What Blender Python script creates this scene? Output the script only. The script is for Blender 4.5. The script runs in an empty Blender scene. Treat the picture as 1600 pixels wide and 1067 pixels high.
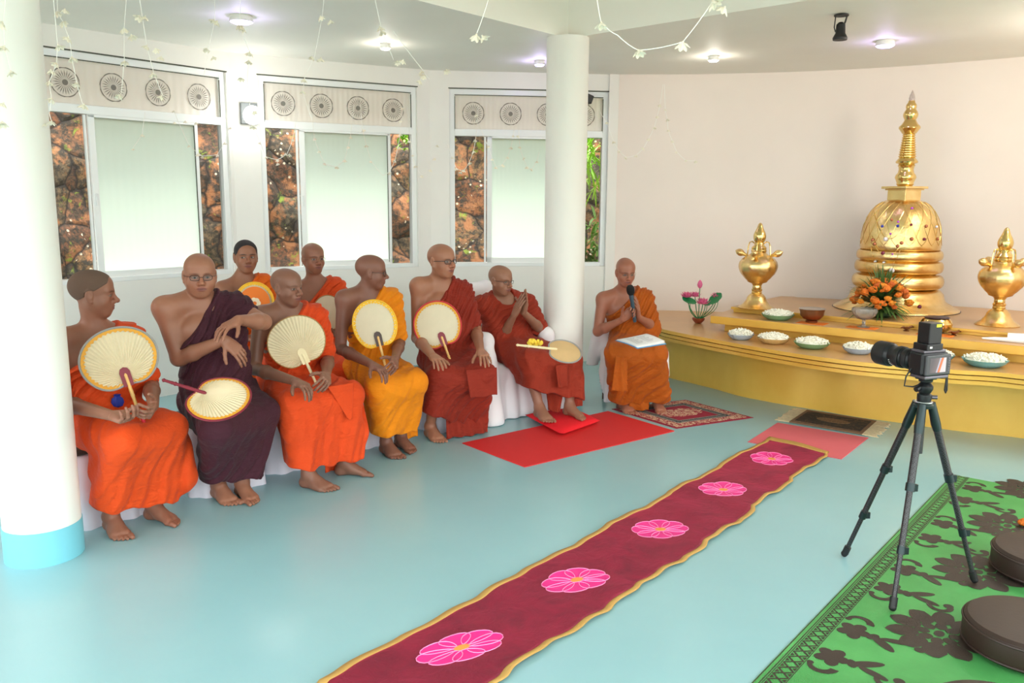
import bpy, bmesh, math, random, time
import numpy as np
from mathutils import Vector, Matrix, Euler
T0 = time.time()
PI = math.pi
S = bpy.context.scene
COL = S.collection

# ------------------------------------------------------------------ camera
FPX, PITCH, ROLL, HC = 1308.97, 0.165858, 0.006628, 1.73
cam_d = bpy.data.cameras.new('camera')
cam_d.sensor_width = 36.0
cam_d.lens = FPX / 1600 * 36.0
cam_d.clip_start, cam_d.clip_end = 0.05, 200
cam = bpy.data.objects.new('camera', cam_d)
COL.objects.link(cam)
_F = Vector((0, math.cos(PITCH), -math.sin(PITCH)))
_U = Vector((0, math.sin(PITCH), math.cos(PITCH)))
_X = Vector((1, 0, 0))
_cr, _sr = math.cos(ROLL), math.sin(ROLL)
_R = _X * _cr + _U * _sr
_UP = _X * -_sr + _U * _cr
_m = Matrix((_R, _UP, -_F)).transposed().to_4x4()
_m.translation = Vector((0, 0, HC))
cam.matrix_world = _m
S.camera = cam

def _dir(px, py):
    return _R * (px - 800) + _UP * (533.5 - py) + _F * FPX
def at(px, py, y):
    """world point seen at photo pixel (px,py), y metres in front of the camera"""
    d = _dir(px, py)
    return Vector((0, 0, HC)) + d * (y / d.y)
def onz(px, py, z=0.0):
    """world point on the horizontal plane z seen at photo pixel (px,py)"""
    d = _dir(px, py)
    return Vector((0, 0, HC)) + d * ((z - HC) / d.z)

# ------------------------------------------------------------------ world, light, exposure
S.view_settings.view_transform = 'Standard'
S.view_settings.look = 'None'
S.view_settings.gamma = 1.0
S.view_settings.use_curve_mapping = False
S.view_settings.exposure = 0.42
w = bpy.data.worlds.new('overcast_sky'); S.world = w; w.use_nodes = True
nt = w.node_tree; nt.nodes.clear()
_o = nt.nodes.new('ShaderNodeOutputWorld'); _b = nt.nodes.new('ShaderNodeBackground')
_g = nt.nodes.new('ShaderNodeTexGradient'); _tc = nt.nodes.new('ShaderNodeTexCoord')
_sx = nt.nodes.new('ShaderNodeSeparateXYZ'); _rp = nt.nodes.new('ShaderNodeValToRGB')
nt.links.new(_tc.outputs['Generated'], _sx.inputs[0]); nt.links.new(_sx.outputs[2], _rp.inputs[0])
_rp.color_ramp.elements[0].position = 0.0; _rp.color_ramp.elements[0].color = (0.50, 0.52, 0.50, 1)
_rp.color_ramp.elements[1].position = 0.35; _rp.color_ramp.elements[1].color = (0.95, 0.98, 1.0, 1)
nt.links.new(_rp.outputs[0], _b.inputs[0]); _b.inputs[1].default_value = 5.5
nt.links.new(_b.outputs[0], _o.inputs[0])
S.cycles.max_bounces = 8; S.cycles.diffuse_bounces = 5; S.cycles.glossy_bounces = 4
S.cycles.transmission_bounces = 6; S.cycles.transparent_max_bounces = 12
S.cycles.caustics_reflective = False; S.cycles.caustics_refractive = False
S.cycles.sample_clamp_indirect = 6.0
try:
    S.cycles.use_denoising = True
    S.cycles.denoiser = 'OPENIMAGEDENOISE'
except Exception: pass
_sl = bpy.data.lights.new('sun', 'SUN'); _sl.energy = 3.0; _sl.angle = 0.30; _sl.color = (1, 0.93, 0.80)
_so = bpy.data.objects.new('sun', _sl); COL.objects.link(_so)
_so.rotation_euler = (math.radians(-32), math.radians(-14), 0)   # high sun, falls on the stone bank outside

# ------------------------------------------------------------------ helpers
def srgb(r, g, b):
    f = lambda c: (c/255/12.92) if c/255 <= 0.04045 else ((c/255+0.055)/1.055)**2.4
    return (f(r), f(g), f(b), 1)
class NT:
    def __init__(s, m): s.t = m.node_tree; s.n = s.t.nodes; s.b = s.n['Principled BSDF']; s.out = s.n['Material Output']
    def add(s, ty, **k):
        n = s.n.new(ty)
        for a, v in k.items():
            if a in n.inputs and not hasattr(n, a): n.inputs[a].default_value = v
            else: setattr(n, a, v)
        return n
    def l(s, a, b): s.t.links.new(a, b)
    def coord(s, scale=1.0, kind='Object'):
        tc = s.add('ShaderNodeTexCoord'); mp = s.add('ShaderNodeMapping')
        mp.inputs['Scale'].default_value = (scale,)*3 if not isinstance(scale, tuple) else scale
        s.l(tc.outputs[kind], mp.inputs[0]); return mp.outputs[0]
    def noise(s, vec, scale=5, detail=3, rough=.5, dist=0):
        n = s.add('ShaderNodeTexNoise'); n.inputs['Scale'].default_value = scale
        n.inputs['Detail'].default_value = detail; n.inputs['Roughness'].default_value = rough
        n.inputs['Distortion'].default_value = dist
        if vec is not None: s.l(vec, n.inputs['Vector'])
        return n.outputs['Fac']
    def ramp(s, fac, stops):
        r = s.add('ShaderNodeValToRGB'); e = r.color_ramp.elements
        while len(e) < len(stops): e.new(0.5)
        for i, (p, c) in enumerate(stops): e[i].position = p; e[i].color = c if len(c) == 4 else (*c, 1)
        s.l(fac, r.inputs[0]); return r.outputs[0]
    def mix(s, f, a, b, blend='MIX'):
        n = s.add('ShaderNodeMix', data_type='RGBA', blend_type=blend)
        for sock, v in ((n.inputs[0], f), (n.inputs[6], a), (n.inputs[7], b)):
            if hasattr(v, 'links') or isinstance(v, bpy.types.NodeSocket): s.l(v, sock)
            else: sock.default_value = v
        return n.outputs[2]
    def math(s, op, a, b=0.0, c=None):
        n = s.add('ShaderNodeMath', operation=op)
        for i, v in enumerate((a, b) if c is None else (a, b, c)):
            if isinstance(v, bpy.types.NodeSocket): s.l(v, n.inputs[i])
            else: n.inputs[i].default_value = v
        return n.outputs[0]
    def bump(s, h, strength=.3, dist=.01):
        b = s.add('ShaderNodeBump'); b.inputs['Strength'].default_value = strength; b.inputs['Distance'].default_value = dist
        s.l(h, b.inputs['Height']); s.l(b.outputs[0], s.b.inputs['Normal'])
MATS = {}
def mat(name, col=(200, 200, 200), rough=.5, metal=0.0, noise=0.0, nscale=8, bump=0.0, bscale=60, **kw):
    if name in MATS: return MATS[name]
    m = bpy.data.materials.new(name); m.use_nodes = True; t = NT(m)
    c = srgb(*col); t.b.inputs['Base Color'].default_value = c
    t.b.inputs['Roughness'].default_value = rough; t.b.inputs['Metallic'].default_value = metal
    for k, v in kw.items():
        k = k.replace('_', ' '); t.b.inputs[k].default_value = v
    if noise:
        v = t.coord(); f = t.noise(v, nscale, 4, .55)
        d = tuple(max(0, x*(1-noise)) for x in c[:3]) + (1,); u = tuple(min(1, x*(1+noise*.6)) for x in c[:3]) + (1,)
        t.l(t.ramp(f, [(.3, d), (.7, u)]), t.b.inputs['Base Color'])
    if bump:
        t.bump(t.noise(t.coord(), bscale, 4, .6), bump, .004)
    MATS[name] = m; return m
def emis(name, col, strength):
    m = mat(name, col, .4); b = m.node_tree.nodes['Principled BSDF']
    b.inputs['Emission Color'].default_value = srgb(*col); b.inputs['Emission Strength'].default_value = strength
    return m

class MB:
    """collects verts and faces, then links them as ONE mesh object"""
    def __init__(s): s.v = []; s.f = []; s.mi = []; s.cur = 0
    def add(s, vs, fs):
        o = len(s.v); s.v += [tuple(x) for x in vs]
        for f in fs: s.f.append(tuple(i+o for i in f)); s.mi.append(s.cur)
        return s
    def box(s, c, size, M=None):
        x, y, z = (d/2 for d in size); c = Vector(c)
        vs = [Vector(p) for p in ((-x,-y,-z),(x,-y,-z),(x,y,-z),(-x,y,-z),(-x,-y,z),(x,-y,z),(x,y,z),(-x,y,z))]
        vs = [(M @ p if M else p) + c for p in vs]
        return s.add(vs, [(0,3,2,1),(4,5,6,7),(0,1,5,4),(1,2,6,5),(2,3,7,6),(3,0,4,7)])
    def bar(s, a, b, w, h, up=(0,0,1)):
        a, b = Vector(a), Vector(b); d = (b-a); L = d.length; d.normalize()
        u = Vector(up); x = d.cross(u).normalized(); u = x.cross(d)
        M = Matrix((d, x, u)).transposed()
        return s.box((a+b)/2, (L, w, h), M)
    def prism(s, pts, z0, z1):
        n = len(pts); vs = [(p[0], p[1], z0) for p in pts] + [(p[0], p[1], z1) for p in pts]
        return s.add(vs, [tuple(range(n))[::-1], tuple(range(n, 2*n))] + [(i, (i+1) % n, n+(i+1) % n, n+i) for i in range(n)])
    def lathe(s, prof, n=32, c=(0,0,0), M=None, cap=True, amp=None):
        vs = []; c = Vector(c)
        for j, (r, z) in enumerate(prof):
            for i in range(n):
                a = 2*PI*i/n; rr = r*(1+(amp[1]*math.cos(amp[0]*a) if amp else 0))
                p = Vector((rr*math.cos(a), rr*math.sin(a), z)); vs.append((M @ p if M else p)+c)
        fs = []
        for j in range(len(prof)-1):
            for i in range(n): fs.append((j*n+i, j*n+(i+1) % n, (j+1)*n+(i+1) % n, (j+1)*n+i))
        if cap:
            if prof[0][0] > 1e-5: fs.append(tuple(range(n))[::-1])
            if prof[-1][0] > 1e-5: fs.append(tuple(range((len(prof)-1)*n, len(prof)*n)))
        return s.add(vs, fs)
    def tube(s, pts, r, n=8, cap=True, closed=False):
        pts = [Vector(p) for p in pts]; m = len(pts); vs = []; ref = None
        rr = r if hasattr(r, '__len__') else [r]*m
        for i, p in enumerate(pts):
            if closed: d = pts[(i+1) % m]-pts[i-1]
            else: d = pts[min(i+1, m-1)]-pts[max(i-1, 0)]
            if d.length < 1e-9: d = Vector((0,0,1))
            d.normalize()
            if ref is None: ref = d.orthogonal().normalized()
            ref = (ref - d*ref.dot(d)); ref = ref.normalized() if ref.length > 1e-6 else d.orthogonal().normalized()
            b = d.cross(ref)
            for k in range(n):
                a = 2*PI*k/n; vs.append(p+(ref*math.cos(a)+b*math.sin(a))*rr[i])
        fs = []
        for i in range(m if closed else m-1):
            j = (i+1) % m
            for k in range(n): fs.append((i*n+k, i*n+(k+1) % n, j*n+(k+1) % n, j*n+k))
        if cap and not closed: fs += [tuple(range(n))[::-1], tuple(range((m-1)*n, m*n))]
        return s.add(vs, fs)
    def ball(s, c, r, n=16, m=10, M=None):
        rx, ry, rz = r if hasattr(r, '__len__') else (r, r, r); c = Vector(c); vs = []; fs = []
        for j in range(m+1):
            t = PI*j/m
            for i in range(n):
                a = 2*PI*i/n; p = Vector((rx*math.sin(t)*math.cos(a), ry*math.sin(t)*math.sin(a), -rz*math.cos(t)))
                vs.append((M @ p if M else p)+c)
        for j in range(m):
            for i in range(n): fs.append((j*n+i, j*n+(i+1) % n, (j+1)*n+(i+1) % n, (j+1)*n+i))
        return s.add(vs, fs)
    def xf(s, M, start=0):
        for i in range(start, len(s.v)): s.v[i] = tuple(M @ Vector(s.v[i]))
        return s
    def build(s, name, m, parent=None, smooth=False, bevel=0.0, auto=35):
        me = bpy.data.meshes.new(name); me.from_pydata(s.v, [], s.f)
        for x in (m if isinstance(m, (list, tuple)) else [m]): me.materials.append(x)
        if any(s.mi): me.polygons.foreach_set('material_index', s.mi)
        bm = bmesh.new(); bm.from_mesh(me); bmesh.ops.remove_doubles(bm, verts=bm.verts, dist=1e-6)
        bmesh.ops.recalc_face_normals(bm, faces=bm.faces)
        if smooth:
            ca = math.radians(auto)
            for f in bm.faces: f.smooth = True
            for e in bm.edges:
                if len(e.link_faces) == 2 and e.calc_face_angle(0) > ca: e.smooth = False
        bm.to_mesh(me); bm.free()
        o = bpy.data.objects.new(name, me); COL.objects.link(o)
        if parent is not None: o.parent = parent
        if bevel:
            b = o.modifiers.new('bevel', 'BEVEL'); b.width = bevel; b.segments = 2; b.limit_method = 'ANGLE'; b.angle_limit = .7
            b.harden_normals = False
        return o
def tag(o, label, cat, group=None, kind=None):
    o['label'] = label; o['category'] = cat
    if group: o['group'] = group
    if kind: o['kind'] = kind
    return o
def empty(name, loc=(0,0,0), rz=0.0):
    o = bpy.data.objects.new(name, None); COL.objects.link(o); o.location = loc; o.rotation_euler = (0,0,rz)
    o.empty_display_size = .1; return o
def thing(name, label, cat, loc=(0,0,0), rz=0.0, group=None, kind=None):
    return tag(empty(name, loc, rz), label, cat, group, kind)
def copy_tree(o, parent=None):
    c = o.copy(); COL.objects.link(c)
    if parent is not None: c.parent = parent
    for ch in list(o.children): copy_tree(ch, c)
    return c
def structure(o, label=None):
    o['kind'] = 'structure'
    if label: o['label'] = label
    return o
def frame(a, b):
    """matrix whose x axis runs from a to b on plan, origin at a"""
    d = Vector((b[0]-a[0], b[1]-a[1], 0)).normalized(); n = Vector((-d.y, d.x, 0))
    M = Matrix((d, n, Vector((0,0,1)))).transposed().to_4x4(); M.translation = Vector((a[0], a[1], 0)); return M
# ------------------------------------------------------------------ the room: a sixteen-sided hall
CX, CY, RW, ZC = 0.685, 4.054, 4.953, 3.04
CEN = Vector((CX, CY, 0))
TH = lambda k: -0.1147 - 0.3927*k            # facet k, k = 0 holds window_3; grows to the left
FN = lambda k: Vector((math.sin(TH(k)), math.cos(TH(k)), 0))
FT = lambda k: Vector((math.cos(TH(k)), -math.sin(TH(k)), 0))
HW = RW*math.tan(PI/16)
white = mat('white_wall_paint', (238, 236, 230), .55, noise=.02, nscale=3)
ceilm = mat('ceiling_paint', (240, 238, 230), .6, noise=.02, nscale=2)
frame_w = mat('white_aluminium', (240, 243, 242), .3)
dark_gap = mat('dark_gasket', (70, 74, 62), .6)

# floor, pale blue-green gloss paint
m = mat('floor_paint', (150, 196, 204), .3); t = NT(m)
v = t.coord(); f1 = t.noise(v, .8, 5, .6); f2 = t.noise(v, 14, 3, .6)
t.l(t.ramp(f1, [(.3, srgb(143, 186, 193)), (.7, srgb(151, 192, 198))]), t.b.inputs['Base Color'])
t.b.inputs['Roughness'].default_value = .26
t.bump(t.noise(v, 1.2, 2, .5), .03, .01)
b = MB(); b.prism([(CX+5.6*math.cos(2*PI*i/48), CY+5.6*math.sin(2*PI*i/48)) for i in range(48)], -.15, 0)
structure(b.build('floor', m), 'pale blue-green glossy painted floor')
# ground outside
m = mat('outside_ground', (150, 140, 120), .9, noise=.3, nscale=3, bump=.4)
b = MB(); b.prism([(CX+30*math.cos(2*PI*i/32), CY+30*math.sin(2*PI*i/32)) for i in range(32)], -.4, -.151)
structure(b.build('outside_ground', m), 'bare ground outside the hall')

# square coffer, its corners at the four columns
COLS = [Vector((.44, 7.13, 0)), Vector((-2.295, 3.90, 0)), Vector((.93, .975, 0)), Vector((3.665, 4.20, 0))]
b = MB()
N = 64
outer = [(CX+5.9*math.cos(2*PI*i/N), CY+5.9*math.sin(2*PI*i/N)) for i in range(N)]
def sq_at(a, k=1.0):          # where the ray from the centre at angle a meets the square
    d = Vector((math.cos(a), math.sin(a), 0)); best = None
    for i in range(4):
        p, q = COLS[i]-CEN, COLS[(i+1) % 4]-CEN; e = q-p
        den = d.x*e.y-d.y*e.x
        if abs(den) < 1e-9: continue
        tt = (p.x*e.y-p.y*e.x)/den; uu = (p.x*d.y-p.y*d.x)/den
        if tt > 0 and -1e-6 <= uu <= 1+1e-6: best = tt if best is None else min(best, tt)
    return (CX+d.x*best*k, CY+d.y*best*k)
angs = sorted(set([2*PI*i/N for i in range(N)] + [math.atan2(c.y-CY, c.x-CX) % (2*PI) for c in COLS]))
vs, fs = [], []
for a in angs:
    i = sq_at(a); o = (CX+5.9*math.cos(a), CY+5.9*math.sin(a))
    vs += [(i[0], i[1], ZC), (o[0], o[1], ZC), (o[0], o[1], ZC+.5), (i[0], i[1], ZC+.5)]
n = len(angs)
for i in range(n):
    p, q = 4*i, 4*((i+1) % n)
    fs += [(p, q, q+1, p+1), (p+1, q+1, q+2, p+2), (p+2, q+2, q+3, p+3), (p+3, q+3, q, p)]
b.add(vs, fs)
structure(b.build('ceiling', ceilm), 'flat white ceiling ring around the raised square')
b = MB(); b.box((CX, CY, ZC+.56), (8.5, 8.5, .12)); structure(b.build('ceiling_raised', ceilm), 'raised white ceiling inside the square of columns')

# columns with a pale blue foot band
blue = mat('blue_foot_paint', (124, 200, 216), .45, noise=.03)
for c, lab in ((COLS[0], 'white round column with corner beams, between the speaker and the man with joined palms'),
               (COLS[1], 'white round column with blue foot, left edge, hiding part of the first man')):
    e = empty('column', c); structure(e, lab)
    MB().lathe([(.172, .165), (.172, ZC)], 48).build('shaft', white, e, True)
    MB().lathe([(.176, 0), (.176, .17)], 48).build('foot_band', blue, e, True)

# window facets
ZT, ZS = 2.865, 1.045
glass_c = mat('clear_glass', (250, 255, 252), .02, 0, Transmission_Weight=1.0, IOR=1.02)
fg = bpy.data.materials.new('frosted_glass'); fg.use_nodes = True; t = NT(fg)
t.b.inputs['Base Color'].default_value = srgb(232, 246, 238); t.b.inputs['Roughness'].default_value = .35
tr = t.add('ShaderNodeBsdfTranslucent'); tr.inputs[0].default_value = srgb(238, 250, 243)
mx = t.add('ShaderNodeMixShader'); mx.inputs[0].default_value = .86
t.l(t.b.outputs[0], mx.inputs[1]); t.l(tr.outputs[0], mx.inputs[2]); t.l(mx.outputs[0], t.out.inputs[0])
wv = t.add('ShaderNodeTexWave'); wv.inputs['Scale'].default_value = 7; wv.bands_direction = 'X'; t.l(t.coord(), wv.inputs[0])
t.bump(wv.outputs['Fac'], .35, .01)
fg2 = fg.copy(); fg2.name = 'frosted_transom_glass'
for nd in fg2.node_tree.nodes:
    if nd.type == 'BSDF_TRANSLUCENT': nd.inputs[0].default_value = (1, .99, .95, 1)
    if nd.type == 'MIX_SHADER': nd.inputs[0].default_value = .5
    if nd.type == 'BSDF_PRINCIPLED': nd.inputs['Base Color'].default_value = srgb(250, 248, 242)
decal = mat('grey_vinyl', (120, 116, 108), .5)

def wheel(mb, c, r, M):
    """thin dharma wheel of cut vinyl, in the plane spanned by M's x and z"""
    s0 = len(mb.v); n = 48
    vs, fs = [], []
    for i in range(n):
        a = 2*PI*i/n; ro = r*(1.0 if (i//2) % 3 else .97)
        vs += [(ro*math.cos(a), 0, ro*math.sin(a)), (r*.925*math.cos(a), 0, r*.925*math.sin(a))]
    for i in range(n): j = (i+1) % n; fs.append((2*i, 2*j, 2*j+1, 2*i+1))
    mb.add([(x, -.002, z) for x, y, z in vs], fs)
    for k in range(24):
        a = 2*PI*k/24; ca, sa = math.cos(a), math.sin(a); w1, w2 = .006*r/.12, .012*r/.12
        P = lambda rr, ww: (rr*ca-ww*sa, -.002, rr*sa+ww*ca)
        mb.add([P(r*.18, .001), P(r*.6, w1*.55), P(r*.84, .001), P(r*.6, -w1*.55)], [(0, 1, 2, 3)])
    mb.add([(r*.2*math.cos(2*PI*i/14), -.002, r*.2*math.sin(2*PI*i/14)) for i in range(14)], [tuple(range(14))])
    T = Matrix.Translation(c); mb.xf(M @ T, s0)
def wall_piece(k, t0, t1, z0, z1, mb, th=.16):
    p = CEN+FN(k)*RW; a = p+FT(k)*t0; c = p+FT(k)*t1; nrm = FN(k)*th
    mb.prism([a, c, c+nrm, a+nrm], z0, z1)
def facet_with_window(k, t0, t1, wname, label, wallname, nwheel=4):
    mb = MB()
    e = .01
    wall_piece(k, -HW-.03, HW+.03, 0, ZS, mb); wall_piece(k, -HW-.03, HW+.03, ZT, ZC, mb)
    wall_piece(k, -HW-.03, t0, ZS, ZT, mb); wall_piece(k, t1, HW+.03, ZS, ZT, mb)
    structure(mb.build(wallname, white), 'white wall facet around '+wname.replace('_', ' '))
    p = CEN+FN(k)*RW; M = Matrix((FT(k), FN(k), Vector((0,0,1)))).transposed().to_4x4(); M.translation = p
    root = empty(wname, (0,0,0)); structure(root, label)
    W = t1-t0; B = lambda x0, x1, z0, z1, y0=.03, y1=.10: MB().box(((x0+x1)/2, (y0+y1)/2, (z0+z1)/2), (x1-x0, y1-y0, z1-z0)).xf(M)
    fr = MB()
    def bb(x0, x1, z0, z1, y0=.03, y1=.10): fr.box(((x0+x1)/2, (y0+y1)/2, (z0+z1)/2), (x1-x0, y1-y0, z1-z0))
    fw = .055; zt = 2.43                      # transom rail centre
    bb(t0, t0+fw, ZS, ZT); bb(t1-fw, t1, ZS, ZT); bb(t0+fw, t1-fw, ZT-fw, ZT); bb(t0+fw, t1-fw, ZS, ZS+.04, 0, .10)
    bb(t0+fw, t1-fw, zt-.035, zt+.035, .02, .10)
    fr.xf(M).build('window_frame', frame_w, root, bevel=.004)
    g = MB(); g.box((t0+W/2, .004, ZT+.004), (W+.02, .012, .010)); g.box((t0+fw+.002, .028, (zt+ZT-fw)/2), (.006, .006, ZT-fw-zt-.035))
    g.box((t1-fw-.002, .028, (zt+ZT-fw)/2), (.008, .006, ZT-fw-zt-.035)); g.box((t0+W/2, .028, ZT-fw-.003), (W-2*fw, .006, .007))
    g.xf(M).build('gasket', dark_gap, root)
    # two middle frosted sashes, clear lights at both ends
    x1_, x2_ = t0+W*.235, t0+W*.80
    for xa, xb, y0 in ((x1_, x2_+.03, .035),):
        s_ = MB(); yy = y0
        for q in ((xa, xa+.05, ZS+.04, zt-.035), (xb-.03, xb, ZS+.04, zt-.035), (xa, xb, ZS+.04, ZS+.09), (xa, xb, zt-.055, zt-.035)):
            s_.box(((q[0]+q[1])/2, yy, (q[2]+q[3])/2), (q[1]-q[0], .03, q[3]-q[2]))
        so = s_.xf(M).build('sash', frame_w, root, bevel=.003)
        g = MB().box(((xa+xb)/2+.01, yy+.006, (ZS+zt)/2+.01), (xb-xa-.07, .006, zt-ZS-.13)).xf(M).build('frosted_pane', fg, so)
        MB().box((xb-.034, yy-.012, (ZS+zt)/2), (.006, .008, zt-ZS-.12)).xf(M).build('gasket', dark_gap, so)
        MB().box((xa-.02, yy+.01, (ZS+zt)/2), (.02, .02, zt-ZS-.08)).xf(M).build('slide_rail', frame_w, root)
        MB().box((xa+.02, yy-.022, 1.72), (.014, .016, .10)).xf(M).build('handle', frame_w, root, bevel=.004)
    for xa, xb in ((t0+fw, x1_-.03), (x2_+.03, t1-fw)):
        B(xa, xb, ZS+.04, zt-.035, .082, .088).build('clear_pane', glass_c, root)
    B(t0+fw, t1-fw, zt+.035, ZT-fw, .06, .066).build('transom_pane', fg2, root)
    for q in range(nwheel):
        mb = MB(); cx = t0+fw+(W-2*fw)*(q+.5)/nwheel+.0
        wheel(mb, Vector((cx, .055, (zt+.035+ZT-fw)/2-.01)), .115, M); mb.build('wheel_emblem', decal, root)
    return root
facet_with_window(2, -.70, .948, 'window_1', 'first white framed window from the left, four wheel emblems in its transom', 'wall_left')
facet_with_window(1, -.735, .848, 'window_2', 'white framed window in the middle, right of the round lamp', 'wall_middle')
facet_with_window(0, -.783, .887, 'window_3', 'white framed window partly hidden by the round column', 'wall_window')
# the facets further round to the left and behind the camera: piers with tall openings to daylight
for k in (3, 4, 5, 6, 7, 8, 9, 10):
    mb = MB(); z0 = 1.045 if k == 3 else 0
    wall_piece(k, -HW-.03, -HW+.17, 0, ZC, mb); wall_piece(k, HW-.17, HW+.03, 0, ZC, mb); wall_piece(k, -HW+.17, HW-.17, ZT, ZC, mb)
    if z0: wall_piece(k, -HW+.17, HW-.17, 0, z0, mb)
    structure(mb.build('wall_side' if k < 6 else 'wall_rear', white), 'white piers and lintel of an open bay')
# curved white wall behind the shrine, running on to the right
pts = [(1.09, 9.075), (1.7, 9.04), (2.28, 8.95), (2.96, 8.78), (3.62, 8.50), (4.15, 8.17), (4.62, 7.80), (5.05, 7.3), (5.4, 6.7), (5.62, 6.0), (5.72, 5.2), (5.7, 4.4), (5.55, 3.6)]
def smooth_path(p, n=4):
    p = [Vector((*q, 0)) for q in p]; out = []
    for i in range(len(p)-1):
        a, b_, c, d = p[max(i-1, 0)], p[i], p[i+1], p[min(i+2, len(p)-1)]
        for j in range(n):
            t_ = j/n; out.append(.5*((2*b_)+(c-a)*t_+(2*a-5*b_+4*c-d)*t_*t_+(3*b_-a-3*c+d)*t_**3))
    return out+[p[-1]]
sp = smooth_path(pts)
mb = MB(); inn = sp; outn = []
for i, p in enumerate(sp):
    d = (sp[min(i+1, len(sp)-1)]-sp[max(i-1, 0)]).normalized(); outn.append(p+Vector((-d.y, d.x, 0))*.16)
vs = []; fs = []
for p, q in zip(inn, outn): vs += [(p.x, p.y, 0), (p.x, p.y, ZC), (q.x, q.y, ZC), (q.x, q.y, 0)]
for i in range(len(sp)-1):
    a, c = 4*i, 4*i+4; fs += [(a, c, c+1, a+1), (a+2, c+2, c+3, a+3), (a+1, c+1, c+2, a+2), (a+3, c+3, c, a)]
mb.add(vs, fs+[(0, 1, 2, 3), tuple(4*(len(sp)-1)+j for j in (3, 2, 1, 0))])
wallm = mat('warm_white_wall', (240, 229, 221), .6, noise=.02, nscale=2)
structure(mb.build('wall_back', wallm, None, True), 'curved white wall behind the golden shrine')
mb = MB(); mb.prism([(1.0, 9.05), (1.10, 9.06), (1.10, 9.25), (1.0, 9.23)], 0, ZC); structure(mb.build('trim_1', white), 'white corner pier beside the last window')

# roof slab with deep eaves
b = MB(); b.prism([(CX+5.55*math.cos(2*PI*i/32), CY+5.55*math.sin(2*PI*i/32)) for i in range(32)], ZC+.63, ZC+.75)
structure(b.build('roof', ceilm), 'flat roof slab with eaves')

# ------------------------------------------------------------------ stone bank outside the windows
rk = bpy.data.materials.new('mossy_rubble_stone'); rk.use_nodes = True; t = NT(rk)
v = t.coord()
vo = t.add('ShaderNodeTexVoronoi', feature='DISTANCE_TO_EDGE'); vo.inputs['Scale'].default_value = 2.1
nz = t.add('ShaderNodeTexNoise'); nz.inputs['Scale'].default_value = 2.0; t.l(v, nz.inputs['Vector'])
wv_ = t.add('ShaderNodeVectorMath', operation='MULTIPLY_ADD'); t.l(nz.outputs['Color'], wv_.inputs[0]); wv_.inputs[1].default_value = (.35,)*3; t.l(v, wv_.inputs[2])
t.l(wv_.outputs[0], vo.inputs['Vector'])
vc = t.add('ShaderNodeTexVoronoi'); vc.inputs['Scale'].default_value = 2.1; t.l(wv_.outputs[0], vc.inputs['Vector'])
sc = t.add('ShaderNodeSeparateColor'); t.l(vc.outputs['Color'], sc.inputs[0])
base = t.ramp(sc.outputs[0], [(.1, srgb(84, 74, 68)), (.35, srgb(136, 84, 54)), (.6, srgb(102, 92, 74)), (.85, srgb(140, 106, 72))])
fine = t.noise(v, 16, 6, .7); mid = t.noise(v, 4.5, 5, .65)
base = t.mix(t.ramp(fine, [(.38, (0,)*3), (.56, (1,)*3)]), base, srgb(62, 54, 44))
base = t.mix(t.ramp(mid, [(.5, (0,)*3), (.6, (1,)*3)]), base, srgb(168, 112, 74))
moss = t.noise(v, 6, 6, .7, .6)
base = t.mix(t.ramp(moss, [(.60, (0,)*3), (.66, (1,)*3)]), base, srgb(128, 142, 52))
lich = t.add('ShaderNodeTexVoronoi'); lich.inputs['Scale'].default_value = 13; t.l(v, lich.inputs['Vector'])
lm = t.math('MULTIPLY', t.math('LESS_THAN', lich.outputs['Distance'], .22), t.math('GREATER_THAN', t.noise(v, 2.2, 2), .57))
base = t.mix(lm, base, srgb(214, 196, 170))
base = t.mix(t.ramp(vo.outputs['Distance'], [(.0, (1,)*3), (.045, (0,)*3)]), base, srgb(44, 38, 34))
t.l(base, t.b.inputs['Base Color']); t.b.inputs['Roughness'].default_value = .9
t.bump(t.math('ADD', t.ramp(vo.outputs['Distance'], [(0, (0,)*3), (.12, (1,)*3)]), fine), .8, .05)
mb = MB(); rnd = random.Random(4)
nx, nz_ = 150, 46; vs = []; fs = []
RB = 7.0
def bank(a, h):
    rr = RB + h*.26 + .10*math.sin(a*11+h*1.7)+.07*math.sin(a*23-h*3.1)+.05*math.sin(h*7+a*31) + .04*math.sin(a*61)*math.sin(h*9)
    return (CX+rr*math.sin(a), CY+rr*math.cos(a), h-.4)
for j in range(nz_+1):
    for i in range(nx+1): vs.append(bank(-1.75+2.35*i/nx, 4.6*j/nz_))
for j in range(nz_):
    for i in range(nx): q = j*(nx+1)+i; fs.append((q, q+1, q+nx+2, q+nx+1))
mb.add(vs, fs)
o = mb.build('stone_bank', rk, None, True, auto=80)
tag(o, 'rough mossy retaining bank of brown and orange rubble stone outside the windows', 'stone wall')

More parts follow.
